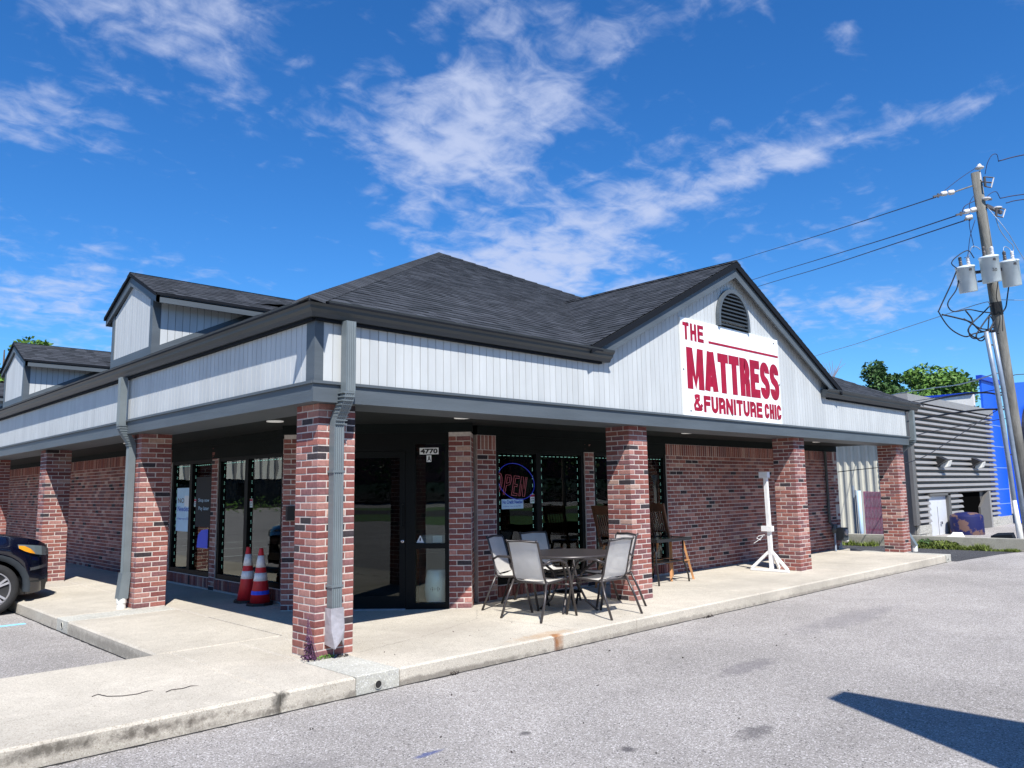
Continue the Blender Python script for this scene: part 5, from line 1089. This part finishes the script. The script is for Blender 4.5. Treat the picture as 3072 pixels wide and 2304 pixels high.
leaves(b, (5.0, -.87, -.14), (.14, .03, .01), 40, .014, rnd); leaves(b, (.9, -.86, -.13), (.05, .02, .02), 30, .012, rnd)
b.build('leaf_scraps', 'twig', None, kind='stuff')

# ------------------------------------------------------------ low wall and weeds at the lot edge
b = MB(); b.hexa([(17.62, -9, -.3), (17.85, -9, -.3), (17.98, 12, -.3), (17.75, 12, -.3), (17.62, -9, .12), (17.85, -9, .12), (17.98, 12, .145), (17.75, 12, .145)]); o = b.build('retaining_wall', 'lowwall', None); tag(o, 'low grey concrete wall behind weeds at the lot edge', 'low wall')
b = MB(); rnd = random.Random(4)
for _ in range(3600):
    y = rnd.uniform(-1.3, 1.35) if rnd.random() < .78 else rnd.uniform(1.9, 3.4); hh = .20*(.55+.45*math.sin(y*5+1)**2)*(1 if y > -.7 else .45)
    x = rnd.uniform(17.30, 17.72); l = rnd.uniform(.4, 1)*hh; a = rnd.uniform(0, 6.28); dx, dy = math.cos(a), math.sin(a); w_ = rnd.uniform(.006, .016)
    b.add([(x-dy*w_, y+dx*w_, -.15), (x+dy*w_, y-dx*w_, -.15), (x+dx*l*.6, y+dy*l*.6, -.15+l)], [(0, 1, 2)])
leaves(b, (17.5, .35, -.04), (.18, .4, .10), 500, .03, rnd); leaves(b, (17.5, .9, -.05), (.15, .3, .07), 300, .025, rnd)
b.build('weed_strip', 'grass', None, kind='stuff')
b = MB(); leaves(b, (17.5, .72, -.03), (.15, .22, .12), 380, .028, rnd); o = b.build('weed_clump', 'leaf2', None); tag(o, 'dark green weed clump against the low wall right of the last pillar', 'weed')
# fence end with maroon slats and posts
f = thing('privacy_fence', 'chain link fence end with faded maroon slats beyond the last pillar', 'fence', (18.2, 2.2, -.3))
for k in range(12): yk = 2.42-k*.075; b = MB(); b.box(18.2, yk-.034, -.2, 18.215, yk+.034, 1.26-.003*k); b.build('slat', 'pink', f)
b = MB(); b.tube([(18.2, 2.72, -.6), (18.2, 2.72, 1.42)], .03, 8); b.tube([(18.2, 2.66, -.6), (18.2, 2.66, 1.3)], .02, 8); b.build('post', 'galv', f)
b = MB()
for k in range(26): yk = 2.47-k*.036; b.beam((18.19, yk, -.2), (18.19, yk-.09, 1.25), .003, .004); b.beam((18.19, yk-.09, -.2), (18.19, yk, 1.25), .003, .004)
b.build('wire_mesh', 'galv', f, kind='stuff')
b = MB(); b.tube([(18.1, 2.53, -.6), (18.1, 2.53, 1.28)], .055, 12); o = b.build('standing_pipe', 'ppipe', None, smooth=R(40)); tag(o, 'pale blue standing pipe beside the maroon slat fence', 'pipe')

# ------------------------------------------------------------ neighbouring building with horizontal louvres
nb = thing('metal_building', 'grey neighbouring building clad in deep horizontal ribs with a white door', 'building', (41, 8, -1.1))
GY = 6.9; LX0, LX1, LT, LBm = 34.9, 48.1, 5.28, -.48
pbox(nb, 'wall', 'slatd', LX0+.1, GY+.12, -1.3, LX1-.1, GY+.3, LT); pbox(nb, 'left_wall', 'slatd', LX0+.1, GY+.3, -1.3, LX0+.2, GY+.9, LT)
pbox(nb, 'roof_cap', 'slat', LX0-.15, GY-.12, LT+.0, LX1+.15, GY+.9, LT+.34); pbox(nb, 'corner_trim', 'slatd', LX0-.05, GY-.05, LBm, LX0+.35, GY+.1, LT)
DX0, DX1, RX0, RX1, DT = 36.75, 39.3, 41.55, 46.0, .93
z = LT-.02; ns = 21; dzs = (LT-LBm)/ns
for k in range(ns):
    zt = LT-k*dzs-.01; zb = zt-dzs*.66
    segs = [(LX0+.35, LX1)] if zb > DT else [(LX0+.35, DX0), (DX1+.25, RX0), (RX1+.25, LX1)]
    for x0, x1 in segs:
        b = MB(); b.prism([(x0, GY+.11, zt), (x0, GY-.06, zt-.05), (x0, GY-.10, zb+.02), (x0, GY+.11, zb-.03)], (x1-x0, 0, 0)); b.build('rib', 'slat', nb)
    b = MB(); b.prism([(LX0+.09, GY+.45, zt), (LX0-.06, GY+.45, zt-.05), (LX0-.10, GY+.45, zb+.02), (LX0+.09, GY+.45, zb-.03)], (0, .35, 0)); b.build('rib', 'slat', nb)
dr = pbox(nb, 'steel_door', 'doorw', DX0+.1, GY+.02, -1.25, DX1-.1, GY+.1, DT-.12); pbox(dr, 'centre_seam', 'slatd', (DX0+DX1)/2-.15, GY+.012, -1.2, (DX0+DX1)/2-.11, GY+.019, .3)
pbox(dr, 'handle', 'chrome', (DX0+DX1)/2+.10, GY-.05, -.55, (DX0+DX1)/2+.26, GY+.018, -.42)
pbox(nb, 'door_surround', 'slatd', DX1-.1, GY-.12, -1.25, DX1+.25, GY+.12, DT); pbox(nb, 'door_head', 'slatd', DX0-.1, GY-.12, DT-.1, DX1+.25, GY+.12, DT+.02)
pbox(nb, 'recess_shade_panel', 'void', RX0, GY+.10, -1.25, RX1-.9, GY+.118, DT);  # flat matte black panel, the bay's deep shade put into its colour
b = MB(); b.hexa([(RX1-1.35, GY+.0, -1.25), (RX1, GY-.12, -1.25), (RX1, GY+.1, -1.25), (RX1-1.35, GY+.1, -1.25), (RX1-1.35, GY+.0, .1), (RX1, GY-.12, DT), (RX1, GY+.1, DT), (RX1-1.35, GY+.1, .1)]); b.build('open_door_leaf', 'slatd', nb)
pbox(nb, 'recess_jamb', 'slat', RX1, GY-.13, -1.3, RX1+.25, GY+.11, DT+.02)
for x0, x1 in [(LX0+.3, DX0+.1), (RX1+.25, LX1)]:
    xx = x0; 
    for r_ in range(2):
        xx = x0-(.4 if r_ else 0)
        while xx < x1:
            b = MB(); a, e = max(xx, x0), min(xx+.8, x1)
            if e-a > .1: b.box(a+.01, GY-.02+random.uniform(-.02, .02), -1.3+r_*.41, e-.01, GY+.11, -1.3+(r_+1)*.41-.015); b.build('block', 'block', nb)
            xx += .8
for lx_ in (38.45, 43.95):
    b = MB(); b.hexa([(lx_-.35, GY-.1, 2.3), (lx_+.35, GY-.1, 2.3), (lx_+.35, GY+.0, 2.2), (lx_-.35, GY+.0, 2.2), (lx_-.35, GY-.5, 2.55), (lx_+.35, GY-.5, 2.55), (lx_+.45, GY-.1, 2.75), (lx_-.45, GY-.1, 2.75)]); l_ = b.build('flood_light', 'black', nb)
    b = MB(); b.hexa([(lx_+.05, GY-.42, 2.22), (lx_+.48, GY-.42, 2.25), (lx_+.48, GY-.1, 2.2), (lx_+.05, GY-.1, 2.2), (lx_+.1, GY-.52, 2.5), (lx_+.5, GY-.52, 2.54), (lx_+.5, GY-.1, 2.6), (lx_+.1, GY-.1, 2.6)]); b.build('lens', 'pvc', l_)
# beige ribbed wing behind
bb = thing('ribbed_building', 'beige ribbed metal building seen between the last two pillars', 'building', (36, 13, -1.1))
pbox(bb, 'wall', 'beige', 35.4, 7.85, -1.3, 35.6, 17, 3.9)
yk = 7.95
while yk < 16: b = MB(); b.hexa([(35.32, yk, -1.3), (35.32, yk+.10, -1.3), (35.4, yk+.16, -1.3), (35.4, yk-.06, -1.3), (35.32, yk, 3.9), (35.32, yk+.10, 3.9), (35.4, yk+.16, 3.9), (35.4, yk-.06, 3.9)]); b.build('rib', 'beige', bb); yk += .36
pbox(bb, 'roof_overhang', 'slatd', 34.85, 7.85, 3.75, 38, 17, 4.0)
# blue building behind
bl = thing('blue_building', 'blue panel building with a curved blue front behind the utility pole', 'building', (50, 6, -1.1))
pbox(bl, 'pier', 'blue', 47.4, 7.0, -.55, 51.0, 7.12, 7.35); pbox(bl, 'pier_cap', 'bluecap', 47.15, 6.88, 7.35, 51.2, 7.2, 7.62); pbox(bl, 'block_base', 'block', 48.2, 6.95, -1.3, 50.9, 7.1, -.552)
for z in (4.75, 3.5, 2.25, 1.0, .15): pbox(bl, 'panel_joint', 'bluelt', 47.39, 6.985, z, 51.01, 6.999, z+.035)
pbox(bl, 'cream_wall', 'parapet', 50, 8.2, -1.3, 50.3, 20, 6.82); pbox(bl, 'wall_cap', 'bluecap', 49.9, 8.2, 6.82, 50.4, 20, 6.95)
b = MB(); pts = [(50.95+k*.5, 8.1-.2-.012*(k*.5-7)**2+.6) for k in range(29)]; b.prism([(50.95, 6.4, -1), *[(x, 6.4, z-.6) for x, z in pts], (64.95, 6.4, -1)], (0, .4, 0)); b.build('curved_front', 'blue', bl)
b = MB(); b.lathe((54.6, 6.3, 4.1), [(2.15, -.1), (2.15, .12)], 40, (0, -1, 0)); b.build('sign_ring', 'black', bl); b = MB(); b.lathe((54.6, 6.22, 4.1), [(1.85, 0), (1.85, .08)], 40, (0, -1, 0)); b.build('sign_face', 'signw', bl)
# clutter beside the neighbour
b = MB(); b.lathe((39.0, 6.0, -1.25), [(.72, 0), (.74, .1), (.73, 1.05), (.70, 1.12), (.45, 1.24), (.1, 1.27)], 14); o = b.build('rusty_tank', ['rusty', 'rust'], None, smooth=R(25)); tag(o, 'squat tank with peeling blue paint and rust in front of the open bay', 'tank')
for p in o.data.polygons:
    if sum(o.data.vertices[v].co.z for v in p.vertices)/len(p.vertices) > .05: p.material_index = 1
b = MB(); b.hexa([(17.68, -.06, .135), (17.9, -.06, .135), (17.9, .30, .135), (17.68, .30, .135), (17.72, -.02, .21), (17.88, -.02, .24), (17.88, .20, .24), (17.72, .16, .21)]); o = b.build('foam_scrap', 'parapet', None); tag(o, 'cream foam scrap lying on the low wall in front of the rusty tank', 'scrap')
b = MB(); b.hexa([(18.3, -1.1, -.62), (18.9, -1.1, -.62), (18.9, -.3, -.62), (18.3, -.3, -.62), (18.4, -.95, .19), (18.8, -.9, .22), (18.8, -.55, .20), (18.4, -.5, .15)]); o = b.build('dark_bag', 'drip', None); tag(o, 'dark tarp bundle behind the low wall beside the white conduit sleeve', 'tarp')

# ------------------------------------------------------------ utility pole
up = thing('utility_pole', 'leaning wooden utility pole carrying three grey transformers', 'utility pole', (22.4, -.46, -.7)); Vx = Vector
AX = [(20.35, -.46, 10.09), (20.77, -.46, 7.88), (21.21, -.46, 5.6), (21.66, -.46, 3.27), (22.4, -.46, -.7)]
b = MB(); b.tube(AX, [.125, .138, .15, .16, .18], 16); b.build('pole', 'polewood', up, smooth=R(50))
ad = (Vx(AX[0])-Vx(AX[-1])).normalized()
b = MB(); p = Vx((21.03, -.46, 6.47)); b.tube([p, p-ad*.36], .156, 16); b.build('black_band', 'black', up)
def trafo(p, lab, num=None):
    p = Vx(p); b = MB(); b.lathe(p, [(.02, -.73), (.215, -.73), (.23, -.71), (.235, -.06), (.25, -.05), (.255, -.02), (.23, .0), (.10, .03)], 24, ad); t_ = b.build('transformer', 'tank', up, smooth=R(35)); t_['label'] = lab
    for k, dy in enumerate((-.1, .12)):
        q = p+ad*.02+Vx((dy*.7, -dy*.7, 0)); b = MB(); b.lathe(q, [(.05, 0), (.055, .02), (.035, .04), (.05, .06), (.035, .08), (.05, .10), (.035, .13), (.045, .15), (.045, .22), (.02, .25)], 12, ad); b.build('bushing', 'porc' if k else 'steel', t_)
    b = MB(); q = p-ad*.15+Vx((-.16, -.17, 0)); b.box(q.x-.03, q.y-.03, q.z-.03, q.x+.03, q.y+.03, q.z+.03); b.build('lug', 'steel', t_)
    return t_
trafo((20.02, -.05, 7.40), 'left transformer, partly shaded'); t2 = trafo((20.12, -.62, 7.58), 'middle transformer numbered 50'); trafo((21.05, -.88, 7.58), 'right transformer behind the pole')
vx = Vx((-.66, -.75, 0)).normalized(); rt = Vx((.75, -.66, 0)).normalized(); c = Vx((20.16, -.62, 7.10))+vx*.24
fit_text('50', t2, 'number', 'inkk', c-rt*.10, rt, Z3, .13, .09, .02, .006)
b = MB(); b.beam((20.1, -.2, 7.2), (21.0, -.75, 7.35), .06, .08); b.beam((20.2, -.3, 6.95), (21.0, -.6, 7.1), .05, .05); b.build('transformer_bracket', 'steel', up)
b = MB(); b.lathe((20.33, -.57, 9.98), [(.02, -.15), (.02, .14), (.03, .16), (.11, .19), (.115, .22), (.06, .26), (.04, .31)], 16); b.build('top_insulator', 'porc', up)
def string(p, q, n=2):
    p, q = Vx(p), Vx(q); d = (q-p); L = d.length; b = MB()
    for i in range(n):
        s_ = L*(i+.08)/n; b.lathe(p+d.normalized()*s_, [(.02, 0)]+[(r_, L/n*.8*t_) for t_, r_ in ((.1, .07), (.25, .04), (.35, .075), (.5, .045), (.6, .075), (.75, .045), (.85, .07), (1, .02))], 12, d)
    return b.build('strain_insulator', 'porc', up, smooth=R(30))
string((19.97, .01, 9.56), (19.68, .30, 9.50)); string((20.44, -.37, 9.07), (20.18, -.10, 8.98)); string((20.38, -.28, 8.86), (20.22, -.10, 8.82), 1)
b = MB(); b.tube([(20.38, -.40, 9.75), (19.97, .01, 9.56)], .02, 8); b.build('strain_rod', 'polewood', up)
for cc in ((19.64, .34, 9.46), (20.14, -.05, 8.94), (20.33, -.2, 8.8)):
    b = MB(); b.beam(Vx(cc)+Vx((.06, -.06, .02)), Vx(cc)+Vx((-.10, .10, -.03)), .04, .05); b.lathe(Vx(cc), [(.03, -.05), (.03, .06)], 8, (0, 0, 1)); b.build('wire_clamp', 'steel', up)
b = MB(); b.beam((20.5, -.6, 9.12), (20.95, -.85, 8.95), .07, .09); b.beam((20.45, -.55, 9.3), (20.62, -.72, 9.3), .05, .05); b.build('side_bracket', 'steel', up)
for q in ((20.5, -.60, 9.27), (20.72, -.80, 9.0)): b = MB(); b.lathe(q, [(.05, 0), (.13, .03), (.13, .06), (.05, .09)], 14); b.build('post_insulator', 'porc', up)
for (a1, a2, a3, a4) in [((20.31, -.67, 9.89), (20.35, -.66, 9.62), (20.50, -.85, 9.86), (20.48, -.77, 9.59)), ((20.63, -.82, 9.01), (20.63, -.78, 8.80), (20.81, -.98, 8.99), (20.77, -.91, 8.76))]:
    b = MB(); b.tube([a1, a2], .035, 8); b.tube([a1, a3], .016, 6); b.tube([a2, a4], .016, 6); cu = b.build('fuse_cutout', 'steel', up); b = MB(); b.tube([a3, a4], .018, 8); b.build('fuse_tube', 'porc', cu)
b = MB(); b.tube([(20.36, -.55, 9.8), (20.6, -.8, 9.75)], .02, 6); b.build('cutout_bracket', 'steel', up)
def cable(pts, r, name='jumper_cable', m='cable', parent=up):
    P = [Vx(p) for p in pts]; out = []; E2 = [P[0]*2-P[1]]+P+[P[-1]*2-P[-2]]
    for i in range(1, len(E2)-2):
        for k in range(6):
            t_ = k/6; a, b_, c_, d_ = E2[i-1], E2[i], E2[i+1], E2[i+2]; out.append(.5*((2*b_)+(c_-a)*t_+(2*a-5*b_+4*c_-d_)*t_*t_+(3*b_-a-3*c_+d_)*t_**3))
    out.append(P[-1]); b = MB(); b.tube(out, r, 6); return b.build(name, m, parent, smooth='full')
for pts, r, m in [
 ([(20.54, -.64, 10.04), (20.56, -.72, 10.34), (20.63, -.83, 10.56), (20.73, -.93, 10.58), (20.79, -.94, 10.38)], .010, 'wire'), ([(20.61, -.59, 9.39), (20.72, -.71, 9.52), (20.82, -.81, 9.54), (20.9, -.86, 9.36)], .010, 'wire'),
 ([(20.41, -.37, 9.31), (20.21, -.15, 9.16), (20.16, -.07, 8.96)], .012, 'wire'), ([(20.36, -.35, 9.44), (20.3, -.25, 9.23), (20.32, -.21, 8.86), (20.35, -.18, 8.58), (20.47, -.2, 8.07), (20.47, -.19, 7.98)], .009, 'wire'),
 ([(20.44, -.31, 8.77), (20.38, -.16, 8.3), (20.37, -.06, 7.79), (20.10, -.04, 7.66)], .009, 'wire'), ([(19.95, -.18, 7.62), (20.0, -.27, 7.89), (20.08, -.36, 7.9), (20.13, -.45, 7.80)], .011, 'galv'),
 ([(21.0, -.78, 7.87), (21.1, -.80, 8.01), (21.22, -.88, 7.96), (21.2, -.96, 7.78)], .011, 'galv'), ([(20.97, -.69, 8.84), (21.08, -.74, 8.51), (21.26, -.85, 8.23), (21.37, -.94, 8.08), (21.4, -.94, 7.92), (21.25, -.92, 7.76)], .011, 'galv'),
 ([(19.85, .08, 7.32), (19.64, .16, 7.46), (19.72, .04, 7.64), (19.93, -.19, 7.8), (20.07, -.29, 7.59)], .014, 'cable'),
 ([(19.85, .12, 7.26), (19.79, .25, 6.94), (19.61, .55, 6.25), (19.61, .57, 6.12), (19.86, .41, 5.7), (20.18, .15, 5.47), (20.37, -.05, 5.55), (20.76, -.45, 5.64)], .019, 'cable'),
 ([(19.93, .10, 7.03), (19.89, .18, 6.75), (19.77, .37, 6.43), (19.8, .37, 6.25), (19.92, .27, 6.16), (20.18, 0, 6.21), (20.45, -.25, 6.14), (20.65, -.44, 6.11)], .017, 'cable'),
 ([(21.15, -.80, 6.9), (21.27, -.7, 6.57), (21.27, -.65, 6.34), (21.22, -.58, 6.2)], .019, 'cable'),
 ([(19.64, .52, 6.08), (19.9, .25, 5.98), (20.2, -.02, 5.85), (20.5, -.2, 5.6), (20.8, -.45, 5.75)], .022, 'cable'),
 ([(20.7, -.4, 6.1), (20.45, -.22, 5.75), (20.28, -.1, 5.45), (20.45, -.22, 5.35), (20.8, -.45, 5.9)], .020, 'cable'),
 ([(20.72, -.42, 6.35), (20.5, -.25, 6.1), (20.15, .02, 5.7), (20.22, -.03, 5.4), (20.55, -.28, 5.5), (20.62, -.38, 6.0), (20.85, -.42, 5.9)], .018, 'cable'),
 ([(20.2, .08, 6.2), (20.3, -.04, 5.9), (20.15, .05, 5.6), (20.4, -.12, 5.4), (20.7, -.35, 5.6), (20.85, -.44, 5.5)], .020, 'cable'),
 ([(20.9, -.44, 5.9), (20.72, -.40, 5.75), (20.65, -.38, 5.55), (20.8, -.43, 5.45)], .016, 'cable'), ([(20.05, .1, 5.95), (20.4, -.15, 5.7), (20.6, -.3, 5.65), (20.9, -.5, 5.55)], .018, 'cable'), ([(20.45, -.62, 7.5), (20.3, -.75, 6.95), (20.6, -.6, 6.5), (20.95, -.62, 6.2), (20.9, -.6, 5.6)], .012, 'cable')]: cable(pts, r, m=m)
for pts in ([(20.37, -.33, 5.56), (20.69, -.37, 4.05), (21.09, -.38, 2.05), (21.55, -.37, -.7)], [(20.52, -.46, 5.53), (20.83, -.49, 4.05), (21.25, -.5, 1.96), (21.8, -.51, -.7)]): b = MB(); b.tube(pts, .062, 12); b.build('conduit', 'galv', up, smooth=R(50))
b = MB(); b.tube([(21.12, -.42, .95), (21.42, -.44, -.7)], [.05, .085], 14); b.build('pvc_sleeve', 'pvc', up, smooth=R(50))
for z in (5.2, 3.9, 2.2): xx = 20.45+(5.56-z)*.205; b = MB(); b.beam((xx, -.38, z), (xx+.35, -.46, z), .04, .03); b.build('standoff_bracket', 'steel', up)
# power lines: each one its own thing
def line(pts, r, label, m='wire', name='power_line'):
    o = cable(pts, r, name, m, None); tag(o, label, 'wire', 'overhead wires at the utility pole')
line([(20.33, -.57, 10.25), (20.04, -.14, 9.93), (19.66, .32, 9.48)], .009, 'short jumper wire from the pole top insulator down to the highest line')
line([(19.6, .39, 9.42), (23.82, 3.08, 10.74), (32.22, 9.92, 13.28), (44.07, 21.66, 16.78), (59.68, 40.91, 20.78)], .017, 'highest power line running left over the gable roof')
line([(20.13, -.03, 8.93), (23.89, 3.17, 9.88), (30.84, 8.73, 11.74), (41.21, 17.84, 14.45), (58.11, 35.85, 18.41)], .017, 'second power line, the upper of two close parallel lines')
line([(20.31, -.18, 8.79), (23.91, 3.2, 9.61), (30.98, 8.66, 11.37), (41.52, 17.62, 14.03), (58.61, 35.46, 17.93)], .017, 'third power line, the lower of two close parallel lines')
line([(20.95, -.35, 6.45), (20.65, -.06, 6.4), (24.16, 3.52, 6.62), (27.27, 6.07, 6.93), (32.92, 10.3, 7.62), (42.43, 17.77, 8.55)], .012, 'thin grey line from the black band behind the roof edge', 'galv')
line([(21.5, -.42, 3.87), (21.22, -.3, 3.87), (21.53, .23, 4.01), (22.53, 1.36, 4.07), (24.17, 2.56, 4.14), (27.75, 4.68, 4.31)], .025, 'thick black cable crossing above the ribbed building cap', 'cable')
line([(21.6, -.42, 3.47), (21.3, -.3, 3.47), (21.45, .41, 3.51), (23.14, 2.27, 3.53), (25.7, 4.0, 3.59)], .028, 'thickest black cable crossing the upper ribs', 'cable')
line([(21.6, -.42, 3.24), (19.86, -.08, 3.04), (17.8, .58, 2.74), (16.27, .69, 2.52), (14.5, 1.5, 2.4)], .011, 'thin black cable dipping to the store eave', 'cable')
line([(21.4, -.41, 3.61), (20.61, -.14, 3.28), (18.24, .18, 2.52), (16.48, .59, 1.97), (14.5, 1.5, 1.75)], .010, 'lowest sagging cable running down to the brick wall end', 'cable')
line([(21.45, -.34, 4.07), (22.09, .37, 4.08), (24.0, 1.3, 4.28), (27.74, 4.66, 4.5)], .012, 'thin dark cable beside the blue pier', 'cable')
line([(21.3, -.28, 4.5), (23.84, 1.4, 4.57), (28.43, 3.89, 5.03), (33.62, 7.2, 5.46), (40.74, 12.91, 5.69)], .018, 'grey cable passing in front of the trees', 'galv')
line([(20.79, -.94, 10.40), (21.28, -1.46, 10.56), (22.79, -2.98, 10.89), (34, -14, 13)], .016, 'highest line leaving right from the pole top')
line([(20.9, -.86, 9.36), (21.37, -1.34, 9.46), (22.89, -2.85, 9.64), (34, -14, 11)], .014, 'second line leaving right below the pole top')
line([(20.95, -.98, 9.2), (21.39, -1.33, 9.32), (22.91, -2.83, 9.5), (34, -14, 10.8)], .014, 'third line leaving right beside the fuse cutout')
line([(21.1, -.55, 6.53), (21.62, -1.02, 6.51), (23.16, -2.5, 6.44), (34, -14, 6.2)], .009, 'thin line leaving right at the black band', 'galv')
line([(20.5, -.62, 9.08), (20.53, -1.01, 8.31), (20.88, -1.22, 7.65), (22.74, -2.34, 4.01), (24.6, -3.4, -.6)], .010, 'pale guy wire slanting down to the right', 'galv', 'guy_wire')
line([(21.6, -.5, 4.4), (21.9, -.9, 4.45), (24, -3, 4.35), (34, -14, 4.6)], .012, 'thin cable leaving right in front of the curved blue wall', 'cable')

# ------------------------------------------------------------ trees
def tree(loc, h, cr, ch_, label, m='leaf1', seed=1, n=5000, leaf=.16, blobs=22, group=None, trunk=.22):
    rnd = random.Random(seed); o = thing('broadleaf_tree', label, 'tree', loc, 0, group); x, y, z = loc
    b = MB(); b.tube([(x, y, z), (x+.1, y, z+h*.3), (x+.05, y+.1, z+h*.6), (x, y, z+h*.9)], [trunk, trunk*.75, trunk*.5, trunk*.15], 8)
    cl = []
    for k in range(blobs):
        a = rnd.uniform(0, 6.28); q = math.sqrt(rnd.random()); zz_ = rnd.random(); rr = cr*q*(1-.55*abs(zz_-.38)**1.1*1.3); c = (x+rr*math.cos(a), y+rr*math.sin(a), z+h-ch_+ch_*zz_*.93); cl.append(c)
        if k < 12: b.tube([(x, y, z+h*.35+.04*k), ((x+c[0])/2, (y+c[1])/2, (z+h*.45+c[2])/2), c], [trunk*.3, trunk*.18, .02], 5)
    b.build('trunk', 'bark', o); b = MB(); per = n//blobs
    for c in cl: s_ = cr*rnd.uniform(.22, .40); leaves(b, c, (s_, s_, s_*.7), per, leaf, rnd)
    b.build('crown', m, o); return o
tree((5.3, 41, -.15), 10.3, 3.0, 7.2, 'leafy green tree behind the roofs at the far left edge', 'leaf1', 5, 6000, .14)
tree((3.2, 40, -.15), 9.2, 2.8, 6.5, 'second green tree left of the frame edge', 'leaf1', 6, 2500, .16)
tree((60, 17.3, -1), 12.0, 2.7, 7.5, 'darker upright tree behind the right roof slope', 'leaf2', 8, 11000, .17, 40)
tree((71.6, 17.2, -1), 12.7, 4.3, 7.0, 'bright green spreading tree behind the cream wall', 'leaf1', 9, 15000, .22, 46)
tree((57.5, 19.5, -1), 9.8, 1.4, 3.5, 'low dark tree left of the upright one behind the roof', 'leaf2', 12, 2500, .15, 12)
o = thing('bare_tree', 'bare leafless branches rising behind the gable slope', 'tree', (50.3, 16.9, -1)); b = MB(); rnd = random.Random(3)
b.tube([(50.3, 16.9, -1), (50.3, 16.9, 8.9)], [.12, .05], 6)
for k in range(9): a = (k-4)*.14; b.tube([(50.3, 16.9, 8.3+.07*k), (50.3+a*.5, 16.9-a*.6, 9.1+.05*k), (50.3+a*1.1, 16.9-a*1.2, 10.0+rnd.uniform(-.3, .3))], [.03, .02, .008], 5)
b.build('branches', 'barebark', o)

# ------------------------------------------------------------ surroundings behind the camera (seen only in the glass and as shadow)
ps = thing('pylon_sign', 'white pylon sign right of the camera, its shadow on the asphalt', 'sign', (.7, -7.5, -.15)); pbox(ps, 'cabinet', 'signw', .57, -10, .4, .86, -6.58, 4.35); pbox(ps, 'base', 'lowwall', .6, -9.6, -.15, .83, -6.9, .4)
pbox(ps, 'side_cap', 'slatd', .45, -7.02, 3.35, .57, -6.94, 3.75)
b = MB(); b.box(-60, -40, -.148, 80, -17, -.142); b.build('lawn_verge', 'lawn', None, kind='structure')
b = MB(); b.box(-31, -14, -.148, -27, 60, -.142); b.build('side_verge', 'lawn', None, kind='structure')
b = MB(); b.box(-80, -33, -.140, 90, -25, -.136); b.build('road', 'asphalt2', None, kind='structure')
for i in range(9): tree((-45+i*14, -46+4*math.sin(i*2), -.15), 11+2*math.sin(i), 4.5, 8, ['roadside tree across the road, number in row seen mirrored in the glass', 'roadside tree across the road'][1], 'leaf2', 40+i, 900, .5, 12, 'roadside trees behind the camera')
for i in range(6): tree((-36, -8+i*13, -.15), 8+math.sin(i*3), 3.6, 6, 'lot edge tree beyond the side verge', 'leaf2', 60+i, 700, .45, 10, 'lot edge trees west of the store')
b = MB(); rnd = random.Random(9)
for k in range(60): leaves(b, (-110+k*4.2, -55+rnd.uniform(-3, 3), 3.5+rnd.uniform(-1, 3)), (4, 2, 4.5), 160, .30, rnd)
for k in range(30): leaves(b, (-64+rnd.uniform(-3, 3), -30+k*4.2, 3.5+rnd.uniform(-1, 3)), (3, 4, 4.5), 120, .4, rnd)
for k in range(24): leaves(b, (-95+k*4.2, 98+rnd.uniform(-3, 3), 5+rnd.uniform(-1, 4)), (4, 3, 6), 120, .4, rnd)
b.build('far_woods', 'leaf2', None, kind='stuff')
wb = thing('woods_backing', 'long dark box added behind the woods to block sky in the front glass', 'building', (20, -60, -.15)); pbox(wb, 'wall', 'brick_plum', -110, -66, -.15, 160, -57, 9); pbox(wb, 'glass_strip', 'cglass', -100, -56.99, 0, 150, -56.9, 2.6)  # dark solid added so no sky shows through the mirrored leaves
hd = MB()
for k in range(40): leaves(hd, (-70+k*1.6, 58+rnd.uniform(-.3, .3), .5), (1.1, .6, .7), 60, .14, rnd)
o = hd.build('hedge_row', 'leaf1', None); tag(o, 'low hedge along the north edge of the lot, mirrored in the side windows', 'hedge')
w3 = thing('grey_shop', 'pale metal shop building north of the lot, mirrored in the side windows', 'building', (-34, 80, -.15)); pbox(w3, 'wall', 'parapet', -62, 76, 3.0, -10, 86, 9); pbox(w3, 'car_stand_in_band', 'cglass', -61.5, 76.3, -.15, -10.5, 86, 2.999)  # dark lower band added in place of parked cars in the reflection
for k in range(50): pbox(w3, 'rib', 'slat', -61.5+k*1.02, 75.85, 3.0, -61.3+k*1.02, 75.999, 9)
w2 = thing('white_warehouse', 'long white warehouse west of the lot, outside the frame', 'building', (-50, 20, -.15)); pbox(w2, 'wall', 'parapet', -58, 0, -.15, -46, 50, 5.5); pbox(w2, 'roof_edge', 'slatd', -58.2, -.2, 5.5, -45.8, 50.2, 5.9)
for i in range(6): pbox(w2, 'window', 'cglass', -46.02, 4+i*8, 1, -45.99, 8+i*8, 3)
